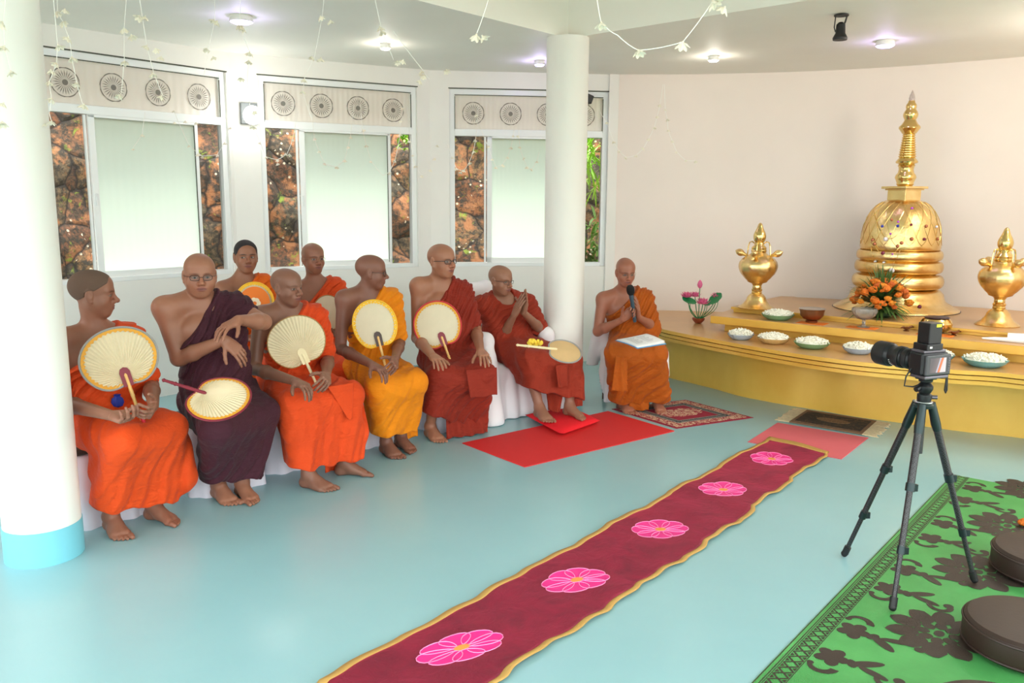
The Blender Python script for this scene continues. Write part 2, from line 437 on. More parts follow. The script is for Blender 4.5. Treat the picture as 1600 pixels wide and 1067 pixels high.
# leafy plants on the bank beside the last window
def blade(mb, p, d, L, w_, droop, seg=5):
    side = d.cross(Vector((0,0,1))).normalized(); P = Vector(p); D = d.copy(); vs = []
    for i in range(seg+1):
        ww = w_*math.sin(PI*(.12+.88*i/seg))**.8 if i < seg else .0005
        vs += [P-side*ww, P+side*ww]; P = P+D*(L/seg); D = (D+Vector((0,0,-droop/seg))).normalized()
    mb.add(vs, [(2*i, 2*i+1, 2*i+3, 2*i+2) for i in range(seg)])
lf = mat('lime_leaf', (150, 196, 60), .5, noise=.3, nscale=2, Subsurface_Weight=0.0)
lf2 = mat('dull_leaf', (96, 132, 52), .55, noise=.4, nscale=3)
rnd = random.Random(8)
for (px, py, Y, L, n, mm_, lab) in ((925, 268, 10.5, .70, 110, lf, 'tall lime green strap-leaved plant outside the last window'),
                              (928, 400, 10.2, .24, 300, lf2, 'low dull green bush at the foot of the bank outside the last window'),
                              (630, 222, 10.2, .16, 30, lf, 'small green fern rooted in the stones beyond the middle window')):
    c = at(px, py, Y); mb = MB()
    for i in range(n):
        a = rnd.uniform(0, 2*PI); el = rnd.uniform(.5, 1.4)
        d = Vector((math.cos(a)*math.cos(el), math.sin(a)*math.cos(el), math.sin(el)))
        off = Vector((rnd.gauss(0, .18), rnd.gauss(0, .12), rnd.gauss(0, .22)))*(1 if L > .2 else .3)
        blade(mb, c+off, d, L*rnd.uniform(.5, 1), .014 if L > .5 else .018, rnd.uniform(.8, 2.2))
    tag(mb.build('plant', mm_), lab, 'plant')
# ------------------------------------------------------------------ golden shrine
Z1, Z2, Z3 = .57, .71, .76
gp = bpy.data.materials.new('gold_paint'); gp.use_nodes = True; t = NT(gp)
t.b.inputs['Metallic'].default_value = .18; t.b.inputs['Roughness'].default_value = .34
v = t.coord((1, 1, .6)); t.l(t.ramp(t.noise(v, 2.2, 5, .6), [(.3, srgb(222, 170, 68)), (.7, srgb(234, 190, 88))]), t.b.inputs['Base Color'])
t.bump(t.noise(v, 30, 3), .06, .004); MATS['gold_paint'] = gp
gt = mat('satin_gold_top', (206, 160, 104), .28, .15, noise=.06, nscale=4)
brass = bpy.data.materials.new('hammered_brass'); brass.use_nodes = True; t = NT(brass)
t.b.inputs['Metallic'].default_value = 1; t.b.inputs['Roughness'].default_value = .24; t.b.inputs['Base Color'].default_value = srgb(226, 192, 124)
v = t.coord(); t.l(t.ramp(t.noise(v, 5, 4), [(.3, srgb(214, 172, 104)), (.7, srgb(246, 220, 160))]), t.b.inputs['Base Color'])
t.bump(t.noise(v, 42, 4, .7, 1.5), .28, .006)
brass_s = mat('polished_brass', (228, 198, 130), .16, 1.0, bump=.05, bscale=14)

def px_path(ps, z): return [onz(x, y, z).to_2d().to_tuple() for x, y in ps]
base_p = px_path([(1045.5, 590), (1080, 598.5), (1118, 608), (1157, 619), (1224, 632), (1280, 641), (1332, 650.5), (1402, 660), (1457, 668), (1514, 675.5), (1600, 685)], 0)
lip_p = px_path([(1022, 510.6), (1067, 521), (1120, 531), (1190, 543.5), (1262, 555), (1340, 565), (1420, 572), (1495, 578), (1600, 586)], Z1)
base_p = [(1.36, 8.95), (1.45, 8.6)]+base_p+[(4.6, 5.55), (5.6, 4.9)]
lip_p = [(1.12, 9.0), (1.2, 8.55)]+lip_p+[(4.3, 4.85), (5.6, 4.2)]
back = [(p.x, p.y) for p in sp if p.y > 4.3]
def arc_block(front, z0, z1, mb, inset=0.0):
    f = [(p.x, p.y) for p in smooth_path(front, 4)]
    if inset:
        g = []
        for i, p in enumerate(f):
            a, c = Vector(f[max(i-1, 0)]), Vector(f[min(i+1, len(f)-1)]); d = (c-a).normalized(); g.append((p[0]-d.y*inset, p[1]+d.x*inset))
        f = g
    q = f+[(5.6, 7.0), (4.7, 7.9), (3.7, 8.6), (2.9, 8.9), (2.2, 9.0), (1.3, 9.08)]
    n = len(q); vs = [(a, c, z0) for a, c in q]+[(a, c, z1) for a, c in q]
    mb.add(vs, [(i, (i+1) % n, n+(i+1) % n, n+i) for i in range(n)])
    # caps as strips from front to the wall line
    m_ = len(f); bk = q[m_:][::-1]; L = [(bk[0][0]+0, bk[0][1])]
    def back_at(s):
        s *= len(bk)-1; i = min(int(s), len(bk)-2); u = s-i; return (bk[i][0]*(1-u)+bk[i+1][0]*u, bk[i][1]*(1-u)+bk[i+1][1]*u)
    o_ = [back_at(i/(m_-1)) for i in range(m_)]
    for z in (z0, z1):
        mb.add([(a, c, z) for a, c in f]+[(a, c, z) for a, c in o_], [(i, i+1, m_+i+1, m_+i) for i in range(m_-1)])
altar = thing('altar', 'wide gold painted shrine platform with a stepped shelf along the curved white wall', 'altar', (2.6, 7.2, 0))
def rel(mb, root):
    o = root.location; mb.xf(Matrix.Translation(-Vector(o))); return mb
mb = MB(); arc_block(base_p, 0, Z1-.11, mb); rel(mb, altar).build('base_panel', gp, altar, True)
mb = MB(); arc_block(lip_p, Z1-.030, Z1-.001, mb); arc_block(lip_p, Z1-.070, Z1-.042, mb, .024); arc_block(lip_p, Z1-.110, Z1-.082, mb, .050)
arc_block(lip_p, Z1-.11, Z1-.02, mb, .085); rel(mb, altar).build('stepped_cornice', gp, altar, True)
mb = MB(); arc_block(lip_p, Z1-.004, Z1, mb, .004); o = rel(mb, altar).build('lower_top', gt, altar, True); o['label'] = 'tan gold lower top surface'
# straight shelf (second tier) and top platform (third tier)
A2, B2 = onz(1110, 493, Z2), onz(1600, 541, Z2); d2 = (B2-A2).normalized(); n2 = Vector((-d2.y, d2.x, 0))
A3, B3 = onz(1142, 479, Z3), onz(1600, 522, Z3); W3 = onz(1228, 461, Z3)
d3 = (B3-A3).normalized(); e3 = (W3-A3).normalized()
E2 = B2+d2*1.2; E3 = B3+d3*1.1
far = [(5.3, 5.6), (5.45, 6.5), (5.1, 7.25), (4.65, 7.76), (4.15, 8.12), (3.6, 8.45), (2.98, 8.72)]
def tier(front, z0, z1, ins=0, left=None):
    a, c = front; d = (c-a).normalized(); n_ = Vector((-d.y, d.x, 0)); a_, c_ = a+n_*ins+d*ins, c+n_*ins
    return [(a_.x, a_.y), (c_.x, c_.y)]+far+[((left or W3).x, (left or W3).y)]
Wl = W3+Vector((-.32, .06, 0)); 
Wl = Vector((2.62, 8.84, 0))
far_l = far
mb = MB(); mb.prism(tier((A2, E2), Z2-.07, Z2, 0, Wl), Z2-.07, Z2-.003); rel(mb, altar).build('shelf', gp, altar, bevel=.006)
mb = MB(); mb.prism(tier((A2, E2), 0, 0, .005, Wl), Z2-.003, Z2); o = rel(mb, altar).build('shelf_top', gt, altar)
mb = MB(); mb.prism(tier((A2+n2*.10+d2*.10, E2+n2*.10), 0, 0, 0, Wl+Vector((.1, 0, 0))), Z1, Z2-.07); rel(mb, altar).build('shelf_riser', gp, altar)
mb = MB(); mb.prism(tier((A3, E3), 0, 0), Z3-.022, Z3-.003); mb.prism(tier((A3, E3), 0, 0, .018), Z2, Z3-.022); rel(mb, altar).build('upper_step', gp, altar, bevel=.003)
mb = MB(); mb.prism(tier((A3, E3), 0, 0, .004), Z3-.003, Z3); rel(mb, altar).build('upper_top', gt, altar)

# ------------------------------------------------------------------ stupa
sc_ = onz(1398, 482, Z3); st = thing('stupa', 'tall gilded bell-shaped stupa reliquary with ringed spire and crystal tip', 'stupa', sc_, math.radians(24))
K = .00597
zz = lambda yp: (482-yp)*K
pr = lambda L: [(r, zz(y)) for r, y in L]
MB().lathe([(.53, 0), (.545, .006), (.54, .016), (.50, .03), (.47, .055), (.44, .07), (.42, .085), (.405, .12), (.40, .15), (.37, .185), (.33, .2)], 72).build('base', brass, st, True, auto=50)
MB().lathe([(.53, .0), (.552, .004), (.53, .010)], 72).build('base_rim', mat('dark_rim', (70, 50, 60), .4, .6), st, True)
p_ = []
def bulge(z0, z1, r, rn):
    for q in range(9):
        a = PI*q/8; p_.append((rn+(r-rn)*math.sin(a)**.6, z0+(z1-z0)*(.5-.5*math.cos(a))))
bulge(.2, .33, .395, .315); bulge(.345, .45, .38, .335); bulge(.46, .55, .37, .33)
MB().lathe(p_+[(.345, .555)], 72).build('moulded_rings', brass, st, True, auto=60)
MB().lathe([(.335, .555), (.345, .575), (.345, .60)]+pr([(.342, 376), (.338, 365), (.325, 352), (.303, 341), (.268, 330), (.228, 322), (.18, 316.5), (.13, 314), (.08, 313)]), 72).build('dome', brass, st, True)
# lattice of raised ribs on the dome
mb = MB(); prof = [(.345, .60), (.342, zz(376)), (.338, zz(365)), (.325, zz(352)), (.303, zz(341)), (.268, zz(330)), (.228, zz(322)), (.18, zz(316.5))]
for s in (-1, 1):
    for k in range(20):
        pts_ = []
        for i in range(22):
            f = i/21*(len(prof)-1); j = min(int(f), len(prof)-2); u = f-j; r = prof[j][0]*(1-u)+prof[j+1][0]*u+.001; z = prof[j][1]*(1-u)+prof[j+1][1]*u
            a = 2*PI*k/20+s*i/21*.62; pts_.append((r*math.cos(a), r*math.sin(a), z))
        mb.tube(pts_, .0022, 5)
mb.build('dome_lattice', brass_s, st, True)
mb = MB(); mb.box((0, 0, zz(307)), (.2, .2, 17*K)); mb.box((0, 0, zz(298)), (.235, .235, .012)); mb.box((0, 0, zz(295)), (.28, .28, .022)); mb.box((0, 0, zz(315.5)), (.225, .225, .012))
mb.build('square_box', brass, st, bevel=.004)
sp_ = [(.06, 293), (.075, 290), (.072, 288), (.086, 282), (.092, 280), (.085, 276), (.07, 273), (.063, 268), (.066, 264), (.075, 262), (.066, 260), (.092, 258), (.095, 256), (.078, 252)]
for i in range(10):
    y = 250-3.5*i; r = .077-.0024*i; sp_ += [(r*.86, y), (r, y-1.2), (r, y-2.2), (r*.86, y-3.2)]
sp_ += [(.06, 214), (.085, 208), (.092, 206.5), (.09, 204), (.072, 201), (.056, 197), (.048, 194), (.062, 189), (.064, 186), (.056, 182), (.042, 178.5), (.046, 175), (.044, 172), (.03, 168.5), (.028, 166), (.012, 165)]
MB().lathe(pr(sp_), 40).build('ringed_spire', brass_s, st, True, auto=45)
MB().lathe([(.02, zz(167)), (.026, zz(163)), (.02, zz(158)), (0.001, zz(150))], 8).build('crystal_tip', mat('crystal', (235, 225, 220), .05, 0, Transmission_Weight=.7), st)
# jewels and chains
jc = {'b': mat('blue_jewel', (50, 60, 170), .15), 'r': mat('red_jewel', (120, 30, 60), .15), 'w': mat('pearl', (240, 230, 235), .2), 'v': mat('violet_jewel', (190, 80, 210), .15), 'o': mat('copper_jewel', (180, 110, 80), .25, .5)}
_view = (Vector((0, 0, 0))-sc_); va = math.atan2(_view.y, _view.x)-math.radians(24)
def on_dome(dx, yp, extra=.004):
    """point on the dome dx pixels right of the axis as photographed, at photo height yp"""
    z = zz(yp); r = .44
    Q = [(.40, .12), (.36, .19), (.39, .265), (.33, .335), (.38, .40), (.335, .455), (.37, .505), (.345, .56)]+prof+[(.13, zz(314))]
    for a, c in zip(Q, Q[1:]):
        if a[1] <= z <= c[1]: u = (z-a[1])/(c[1]-a[1]); r = a[0]*(1-u)+c[0]*u; break
    s_ = max(-.97, min(.97, dx*K/r)); a = va+math.asin(s_)
    return Vector(((r+extra)*math.cos(a), (r+extra)*math.sin(a), z))
for dx, y, k, rr in [(-14, 343, 'o', .012), (-26, 353, 'b', .013), (-5, 352, 'b', .013), (13, 350, 'r', .012), (33, 352, 'o', .014), (47, 353, 'w', .012), (-5, 346, 'v', .01), (12, 326, 'v', .012), (-20, 372, 'w', .02), (-14, 364, 'v', .01),
                     (15, 371, 'o', .017), (32, 371, 'r', .014), (50, 371, 'o', .014), (-22, 393, 'r', .018), (-9, 394, 'v', .009), (-8, 418, 'w', .024), (-20, 408, 'w', .015), (-32, 407, 'w', .014), (-19, 422, 'r', .016), (-38, 374, 'o', .016), (-35, 380, 'o', .016), (2, 377, 'o', .016), (-3, 382, 'o', .016), (33, 470, 'r', .018)]:
    MB().ball(on_dome(dx, y), rr, 10, 8).build('jewel', jc[k], st, True)
def chain(a, c, sag, name):
    pts_ = []
    for i in range(19):
        u = i/18; pts_.append(on_dome(a[0]*(1-u)+c[0]*u, a[1]*(1-u)+c[1]*u+sag*4*u*(1-u), .006))
    MB().tube(pts_, .003, 5).build(name, brass_s, st, True)
chain((-42, 325), (12, 326), 46, 'neck_chain'); chain((-40, 368), (6, 368), 30, 'neck_chain'); chain((-40, 384), (2, 384), 36, 'neck_chain')

# ------------------------------------------------------------------ brass vases
def vase(c, lab, rot):
    vt = thing('vase', lab, 'vase', c, rot, 'brass shrine vases')
    k = .00588; z_ = lambda y: (940-y)/6.28*k; R_ = lambda h: h/6.28*k
    L = lambda ps: [(R_(r), z_(y)) for r, y in ps]
    MB().lathe([(.164, 0), (.166, .006)]+L([(150, 915), (128, 900), (112, 878), (100, 862), (95, 850), (92, 835), (78, 815), (62, 800), (50, 793)]), 48).build('foot', brass, vt, True, auto=50)
    MB().lathe(L([(46, 797), (50, 790), (52, 782), (46, 774), (51, 766), (52, 752), (43, 742), (45, 732), (42, 715), (50, 700), (56, 692)]), 32).build('stem', brass_s, vt, True)
    MB().lathe(L([(54, 694), (92, 680), (100, 665), (122, 645), (140, 622), (160, 600), (176, 570), (186, 535), (186, 510), (178, 480), (155, 450), (120, 425), (90, 408), (72, 395), (66, 385)]), 48, amp=(12, .015)).build('bowl', brass, vt, True, auto=50)
    MB().lathe(L([(66, 392), (74, 380), (76, 370), (70, 358), (74, 345), (66, 332), (50, 318), (42, 300), (40, 285)]), 32).build('neck', brass_s, vt, True)
    MB().lathe(L([(40, 290), (52, 272), (60, 250), (62, 225), (56, 200), (46, 178), (34, 155), (25, 130), (20, 112), (10, 100), (1, 97)]), 32).build('bud_finial', brass_s, vt, True)
    for q in range(4):
        a = PI/4+q*PI/2; dv = Vector((math.cos(a), math.sin(a), 0)); M = Matrix.Rotation(a, 4, 'Z') @ Matrix.Rotation(math.radians(68), 4, 'Y')
        MB().lathe([(.004, -.06), (.014, -.04), (.018, -.02), (.03, .0), (.034, .02), (.026, .045), (.008, .062), (0.001, .066)], 16, dv*R_(165)+Vector((0, 0, z_(400))), M.to_3x3()).build('lotus_bud', brass, vt, True)
        b_ = [dv*R_(r)+Vector((0, 0, z_(y))) for r, y in ((45, 300), (70, 280), (95, 290), (105, 330), (108, 375), (112, 430))]
        MB().tube(b_, .006, 6).build('curved_handle', brass_s, vt, True)
    return vt
vase(onz(1181, 481, Z3), 'brass vase with bud finial, standing next to the pink lotus flowers', .3)
vase(onz(1558, 508, Z3), 'brass vase with bud finial, standing behind the rolled white cloth', .9)

# ------------------------------------------------------------------ dishes of white blossoms
rnd = random.Random(3)
petal_m = mat('white_blossom', (244, 241, 226), .6)
def dish(px, py, z, wpx, col, name, lab, hlab, rib=False, depth=.045):
    c = onz(px, py, z); w_ = wpx*c.y/FPX/2*.93
    d = thing('dish', lab+' heaped with white blossoms', 'dish', c, rnd.uniform(0, 3), 'dishes of blossoms on the shrine')
    m_ = mat(name, col, .18, 0, Transmission_Weight=.25)
    prof_ = [(w_*.55, 0), (w_*.6, .002), (w_*.86, depth*.55), (w_*.97, depth), (w_*1.0, depth+.004), (w_*.93, depth), (w_*.82, depth*.55), (w_*.5, .008), (.001, .008)]
    MB().lathe(prof_, 72, amp=(24 if not rib else 36, .022 if rib else .03)).build('bowl', m_, d, True, auto=60)
    mb = MB(); 
    mb.lathe([(w_*.86, depth*.7), (w_*.8, depth+.006), (w_*.5, depth+.026), (.001, depth+.034)], 28)
    for i in range(190):
        a = rnd.uniform(0, 2*PI); r = w_*.90*math.sqrt(rnd.random()); h = depth+.036-.034*(r/w_)**2+rnd.uniform(-.003, .008)
        M = Euler((rnd.uniform(-1, 1), rnd.uniform(-1, 1), rnd.uniform(0, 6))).to_matrix()
        mb.ball((r*math.cos(a), r*math.sin(a), h), (.015, .007, .006), 6, 4, M)
    o = mb.build('blossoms', petal_m, None, True, auto=80); o.location = c
    tag(o, hlab, 'flowers', kind='stuff')
dish(1157, 530, Z1, 44, (196, 214, 232), 'blue_plastic', 'pale blue dish closest to the pink lotus flowers', 'white blossoms in the pale blue dish nearest the lotus flowers')
dish(1208, 536, Z1, 55, (244, 208, 140), 'orange_plastic', 'light orange dish between the blue and the green dish', 'white blossoms in the light orange dish')
dish(1268, 543.5, Z1, 59, (150, 196, 146), 'green_plastic', 'ribbed green dish on the lower shrine top', 'white blossoms in the lower ribbed green dish', True)
dish(1341, 552, Z1, 52, (192, 212, 236), 'blue_plastic_two', 'pale blue dish beside the camera lens', 'white blossoms in the pale blue dish beside the camera lens')
dish(1462, 563, Z1, 58, (140, 204, 212), 'teal_plastic', 'teal dish mostly hidden behind the camera', 'white blossoms in the teal dish hidden behind the camera', True)
dish(1538, 572, Z1, 72, (140, 204, 212), 'teal_plastic', 'large ribbed teal dish between camera and photo edge', 'white blossoms in the large teal dish past the camera', True, .05)
dish(1215, 499, Z2, 54, (150, 196, 146), 'green_plastic', 'ribbed green dish on the upper shelf beside the copper bowl', 'white blossoms in the green dish on the upper shelf', True)

# ------------------------------------------------------------------ offerings on the shelf
ocl = mat('orange_cloth', (232, 120, 30), .8)
def cloth_sq(px, py, z, sx, sy, lab, rz):
    c = onz(px, py, z); mb = MB(); n = 10
    vs = [((i/n-.5)*sx, (j/n-.5)*sy, .002+.002*math.sin(i*1.3)*math.sin(j*1.7)) for j in range(n+1) for i in range(n+1)]
    mb.add(vs, [(j*(n+1)+i, j*(n+1)+i+1, (j+1)*(n+1)+i+1, (j+1)*(n+1)+i) for j in range(n) for i in range(n)])
    o = mb.build('napkin', ocl, None, True); o.location = c; o.rotation_euler[2] = rz
    s_ = o.modifiers.new('s', 'SOLIDIFY'); s_.thickness = .002
    tag(o, lab, 'cloth', 'orange napkins on the shelf')
rz2 = math.atan2(d2.y, d2.x)
cloth_sq(1269, 505, Z2, .24, .15, 'small orange napkin under the copper bowl', rz2)
cloth_sq(1347, 512, Z2, .24, .13, 'small orange napkin under the glass goblet', rz2)
cloth_sq(1462, 523, Z2, .26, .15, 'small orange napkin under the brass pot behind the camera', rz2)
c = onz(1268, 503, Z2+.005); k = c.y/FPX
cop = mat('dark_copper', (150, 104, 76), .3, .9, bump=.4, bscale=40)
tb = thing('copper_bowl', 'dark copper lidless bowl with flared scalloped rim', 'bowl', c)
MB().lathe([(.05, 0), (.052, .012), (.04, .018), (.07, .03), (.098, .06), (.10, .085), (.108, .112), (.102, .112), (.092, .085), (.08, .05), (.001, .03)], 40, amp=(8, .03)).build('bowl_body', cop, tb, True, auto=60)
MB().lathe([(.104, .11), (.114, .116), (.104, .12)], 40, amp=(8, .03)).build('rim', mat('steel_rim', (190, 180, 170), .2, 1), tb, True)
gl = mat('cut_glass', (250, 244, 240), .08, 0, Transmission_Weight=.85, IOR=1.45, bump=.6, bscale=70)
c = onz(1349, 511, Z2+.005); g_ = thing('goblet', 'cut glass footed goblet on the orange napkin before the marigolds', 'goblet', c)
MB().lathe([(.05, 0), (.052, .005), (.02, .012), (.012, .03), (.016, .045), (.01, .06)], 24).build('foot', gl, g_, True)
MB().lathe([(.01, .058), (.05, .07), (.088, .10), (.10, .135), (.095, .158), (.09, .158), (.094, .134), (.08, .103), (.04, .078), (.001, .07)], 32, amp=(16, .03)).build('cup', gl, g_, True)
c = onz(1462, 518, Z2+.005); pt = thing('brass_pot', 'round brass offering pot with dark rim, half hidden behind the camera', 'pot', c)
MB().lathe([(.06, 0), (.08, .01), (.115, .04), (.12, .07), (.105, .10), (.088, .112), (.08, .112), (.1, .07), (.05, .03), (.001, .03)], 40).build('pot_body', brass_s, pt, True)
MB().lathe([(.088, .11), (.098, .116), (.088, .122)], 40).build('rim', mat('dark_rim', (70, 50, 60), .4), pt, True)
for px, py, lab in ((1416, 517, 'small brass oil lamp with curled handle on the camera lens side of the brass pot'), (1490, 524, 'small brass oil lamp with curled handle past the screen side of the camera')):
    c = onz(px, py, Z2); lp = thing('oil_lamp', lab, 'oil lamp', c, .5, 'small brass lamps')
    MB().lathe([(.022, 0), (.024, .004), (.01, .01), (.03, .022), (.034, .03), (.03, .028), (.001, .018)], 20).build('lamp_bowl', cop, lp, True)
    MB().tube([(.03, 0, .025), (.055, .0, .035), (.075, .01, .02), (.095, .02, .032), (.11, .015, .02)], .006, 6).build('curled_handle', cop, lp, True)
    MB().tube([(-.03, 0, .028), (-.05, -.01, .04), (-.07, 0, .03)], .006, 6).build('spout', cop, lp, True)
c = onz(1578, 534, Z2); wc = mat('white_cloth', (240, 238, 240), .8, bump=.2, bscale=30)
rc = thing('folded_cloth', 'rolled white cloth lying on the shelf below the vase beyond the camera', 'cloth', c, rz2)
mb = MB(); mb.tube([(-.02, .02, .03), (.1, .03, .035), (.25, .03, .035), (.4, .02, .034)], .034, 12); mb.build('roll', wc, rc, True)
mb = MB(); mb.tube([(-.18, -.05, .014), (-.1, -.03, .016), (.05, -.02, .018), (.3, -.02, .016)], [.006, .014, .02, .018], 10); mb.build('loose_end', wc, rc, True)

# marigold arrangement
c = onz(1375, 495, Z3); fl = thing('flower_arrangement', 'dome of orange marigolds and green fern standing before the stupa', 'flowers', c)
rnd = random.Random(12)
MB().lathe([(.07, 0), (.10, .02), (.11, .05), (.10, .055), (.001, .04)], 20).build('holder', mat('dark_green', (40, 70, 40), .6), fl, True)
fern = mat('fern_green', (78, 112, 48), .6, noise=.4, nscale=5); 
mb = MB()
for i in range(230):
    a = rnd.uniform(0, 2*PI); el = rnd.uniform(-.35, 1.45); d = Vector((math.cos(a)*math.cos(el), math.sin(a)*math.cos(el), math.sin(el)))
    blade(mb, Vector((0, 0, .10))+d*.04, d, rnd.uniform(.22, .35), .011, rnd.uniform(.3, 1.2), 4)
mb.build('fern_sprays', fern, fl)
mm1 = mat('marigold', (226, 116, 22), .7, noise=.3, nscale=30); mm2 = mat('marigold_light', (232, 142, 36), .7, noise=.3, nscale=30); wd = mat('small_bloom', (200, 96, 30), .7)
for i in range(84):
    a = rnd.uniform(0, 2*PI); el = rnd.uniform(-.1, 1.5); d = Vector((math.cos(a)*math.cos(el), math.sin(a)*math.cos(el), math.sin(el)))
    r = rnd.choice([.018, .022, .028, .037]); q = Vector((0, 0, .12))+Vector((d.x*.22, d.y*.22, d.z*.19))
    mb = MB(); mb.ball(q, (r, r, r*.85), 10, 7)
    for s_ in range(10): aa = 2*PI*s_/10; mb.ball(q+Vector((math.cos(aa)*r*.8, math.sin(aa)*r*.8, rnd.uniform(-.3, .5)*r)), r*.36, 6, 4)
    mb.build('marigold_bloom', rnd.choice([mm1, mm1, mm2, wd]), fl, True)

# lotus arrangement in a terracotta bowl
c = onz(1091, 505, Z1); k = c.y/FPX
lo = thing('lotus_arrangement', 'artificial pink lotus flowers with green leaves in a small terracotta bowl', 'flowers', c)
MB().lathe([(.025, 0), (.03, .004), (.055, .03), (.062, .052), (.058, .054), (.001, .04)], 28).build('terracotta_bowl', mat('terracotta', (150, 72, 44), .5), lo, True)
pk = mat('lotus_pink', (226, 104, 150), .55, noise=.15, nscale=20); gr = mat('lotus_green', (24, 128, 72), .5); yl = mat('lotus_core', (240, 180, 60), .6)
def P_(px, py, dy=0.0): return at(px, py, c.y+dy)-c
def lotus(q, r, open_):
    mb = MB()
    for ring, (n, el, L) in enumerate(((8, .25, 1.0), (8, .75, .9), (6, 1.15, .7))):
        for i in range(n):
            a = 2*PI*(i+.5*ring)/n; d = Vector((math.cos(a)*math.cos(el), math.sin(a)*math.cos(el), math.sin(el)*open_+(1-open_)))
            d.normalize(); s_ = Vector((-math.sin(a), math.cos(a), 0)); up = d.cross(s_)
            vs = [q, q+d*r*.5*L+s_*r*.20-up*r*.08, q+d*r*.5*L-s_*r*.20-up*r*.08, q+d*r*L+Vector((0, 0, r*.1)), q+d*r*.5*L-up*r*.13]
            mb.add(vs, [(0, 1, 4), (0, 4, 2), (1, 3, 4), (4, 3, 2)])
    o = mb.build('lotus_flower', pk, lo); MB().ball(q+Vector((0, 0, r*.25)), r*.2, 8, 6).build('flower_core', yl, o, True)
heads = [(1073, 459, .080, .75, -.03), (1086, 458, .072, .75, .05), (1098, 469.5, .088, .8, -.07), (1119, 459.5, .072, .7, .04)]
top = Vector((0, 0, .04))
def stem(q, r=.004, out=.25):
    m_ = top.lerp(q, .45)+Vector((q.x*out, q.y*out, -.02)); pts_ = [(1-s)*(1-s)*top+2*s*(1-s)*m_+s*s*q for s in [i/10 for i in range(11)]]
    MB().tube(pts_, r, 6).build('stem', gr, lo, True)
for px, py, r, o_, dy in heads: q = P_(px, py+6, dy); stem(q); lotus(q, r, o_)
q = P_(1093.5, 449, 0); stem(q, .004, 0)
MB().lathe([(.006, -.01), (.022, .01), (.026, .03), (.018, .055), (.001, .075)], 12, q).build('lotus_bud', pk, lo, True)
for px, py, dy, tilt, r in ((1076, 471.5, -.06, .25, .072), (1119, 468, -.02, -.75, .075), (1102, 476, .05, .1, .05)):
    q = P_(px, py, dy); stem(q, .004, .5); stem(q+Vector((.02, .02, 0)), .003, .7)
    M = Euler((.35, tilt, 0)).to_matrix()
    MB().lathe([(.001, 0), (r*.5, .004), (r*.9, .012), (r, .018), (r*.9, .015), (r*.5, .008), (.001, .004)], 24, q, M, amp=(7, .04)).build('lotus_leaf', gr, lo, True)
# ------------------------------------------------------------------ things lying on the floor
def rim_mat(mb_pts, z=.006): pass
def flat_mat(name, pts, m, lab, th=.006, z=0.0, cat='mat'):
    c = sum((Vector(p) for p in pts), Vector((0, 0, 0)))/len(pts); c.z = 0
    mb = MB(); mb.prism([(p[0]-c.x, p[1]-c.y) for p in pts], z, z+th); o = mb.build(name, m, None, bevel=.0015); o.location = c
    return tag(o, lab, cat)
F = lambda x, y: onz(x, y, 0)
redm = mat('red_felt', (214, 36, 38), .75, noise=.04, nscale=2, bump=.15, bscale=200)
flat_mat('floor_mat', [F(722, 693), F(820, 730.5), F(1054, 674), F(950, 643)], redm, 'plain bright red rectangular mat lying before the two chairs')
pink = mat('pink_felt', (214, 100, 108), .75, noise=.05, nscale=3, bump=.15, bscale=200)
flat_mat('floor_mat', [F(1168, 691), F(1315, 718), F(1357, 684.5), F(1215, 661)], pink, 'plain salmon pink mat under the far end of the maroon runner', .005)

def quad_frame(p0, p1, p3):       # origin p0, unit axes along p0->p1 and p0->p3
    u = (p1-p0); v_ = (p3-p0); return u, v_
# dark fringed rug
q = [F(1233, 660.5), F(1347, 680), F(1373, 662), F(1261, 642)]
dr = thing('rug', 'small dark fringed rug with cream tassels at the foot of the shrine', 'rug', q[0])
m = bpy.data.materials.new('dark_pile'); m.use_nodes = True; t = NT(m); v = t.coord()
t.l(t.ramp(t.noise(v, 22, 4, .7, 1), [(.35, srgb(34, 28, 26)), (.55, srgb(58, 44, 36)), (.7, srgb(120, 84, 52))]), t.b.inputs['Base Color']); t.b.inputs['Roughness'].default_value = .9
brd = mat('brown_border', (124, 92, 68), .9, noise=.2, nscale=40); cream = mat('cream_fringe', (214, 196, 160), .9, noise=.15, nscale=40)
U, V = q[1]-q[0], q[3]-q[0]
def grid_patch(mb, O, U, V, u0, u1, v0, v1, z0, z1, nu=1, nv=1, wob=0.0):
    a, b_, c_, d_ = (O+U*u0+V*v0, O+U*u1+V*v0, O+U*u1+V*v1, O+U*u0+V*v1)
    mb.prism([(p.x, p.y) for p in (a, b_, c_, d_)], z0, z1)
O = Vector((0, 0, 0))
mb = MB(); grid_patch(mb, O, U, V, 0, 1, 0, 1, .004, .012); mb.build('border', brd, dr)
mb = MB(); grid_patch(mb, O, U, V, .05, .95, .12, .88, .012, .014); pl_ = mb.build('pile', m, dr)
mb = MB(); mb.lathe([(.001, .0145), (.13, .0145), (.13, .016), (.001, .016)], 32); 
mb.xf(Matrix.Translation(U*.5+V*.5) @ Matrix.Rotation(math.atan2(U.y, U.x), 4, 'Z') @ Matrix.Diagonal((1, .5, 1, 1))); mb.build('medallion', mat('rug_medallion', (126, 92, 62), .9, noise=.5, nscale=60), dr)
rnd = random.Random(2)
for s_, nm in ((-1, 0), (1, 1)):
    mb = MB(); n = 46
    for i in range(n):
        f = i/(n-1); p0 = (U if s_ > 0 else O)+V*f; d = U.normalized()*s_
        L = .11*rnd.uniform(.8, 1.1)
        mb.bar(p0+Vector((0, 0, .008)), p0+d*L+V.normalized()*rnd.uniform(-.01, .01)+Vector((0, 0, .004)), .012, .006)
    mb.build('fringe', cream, dr)
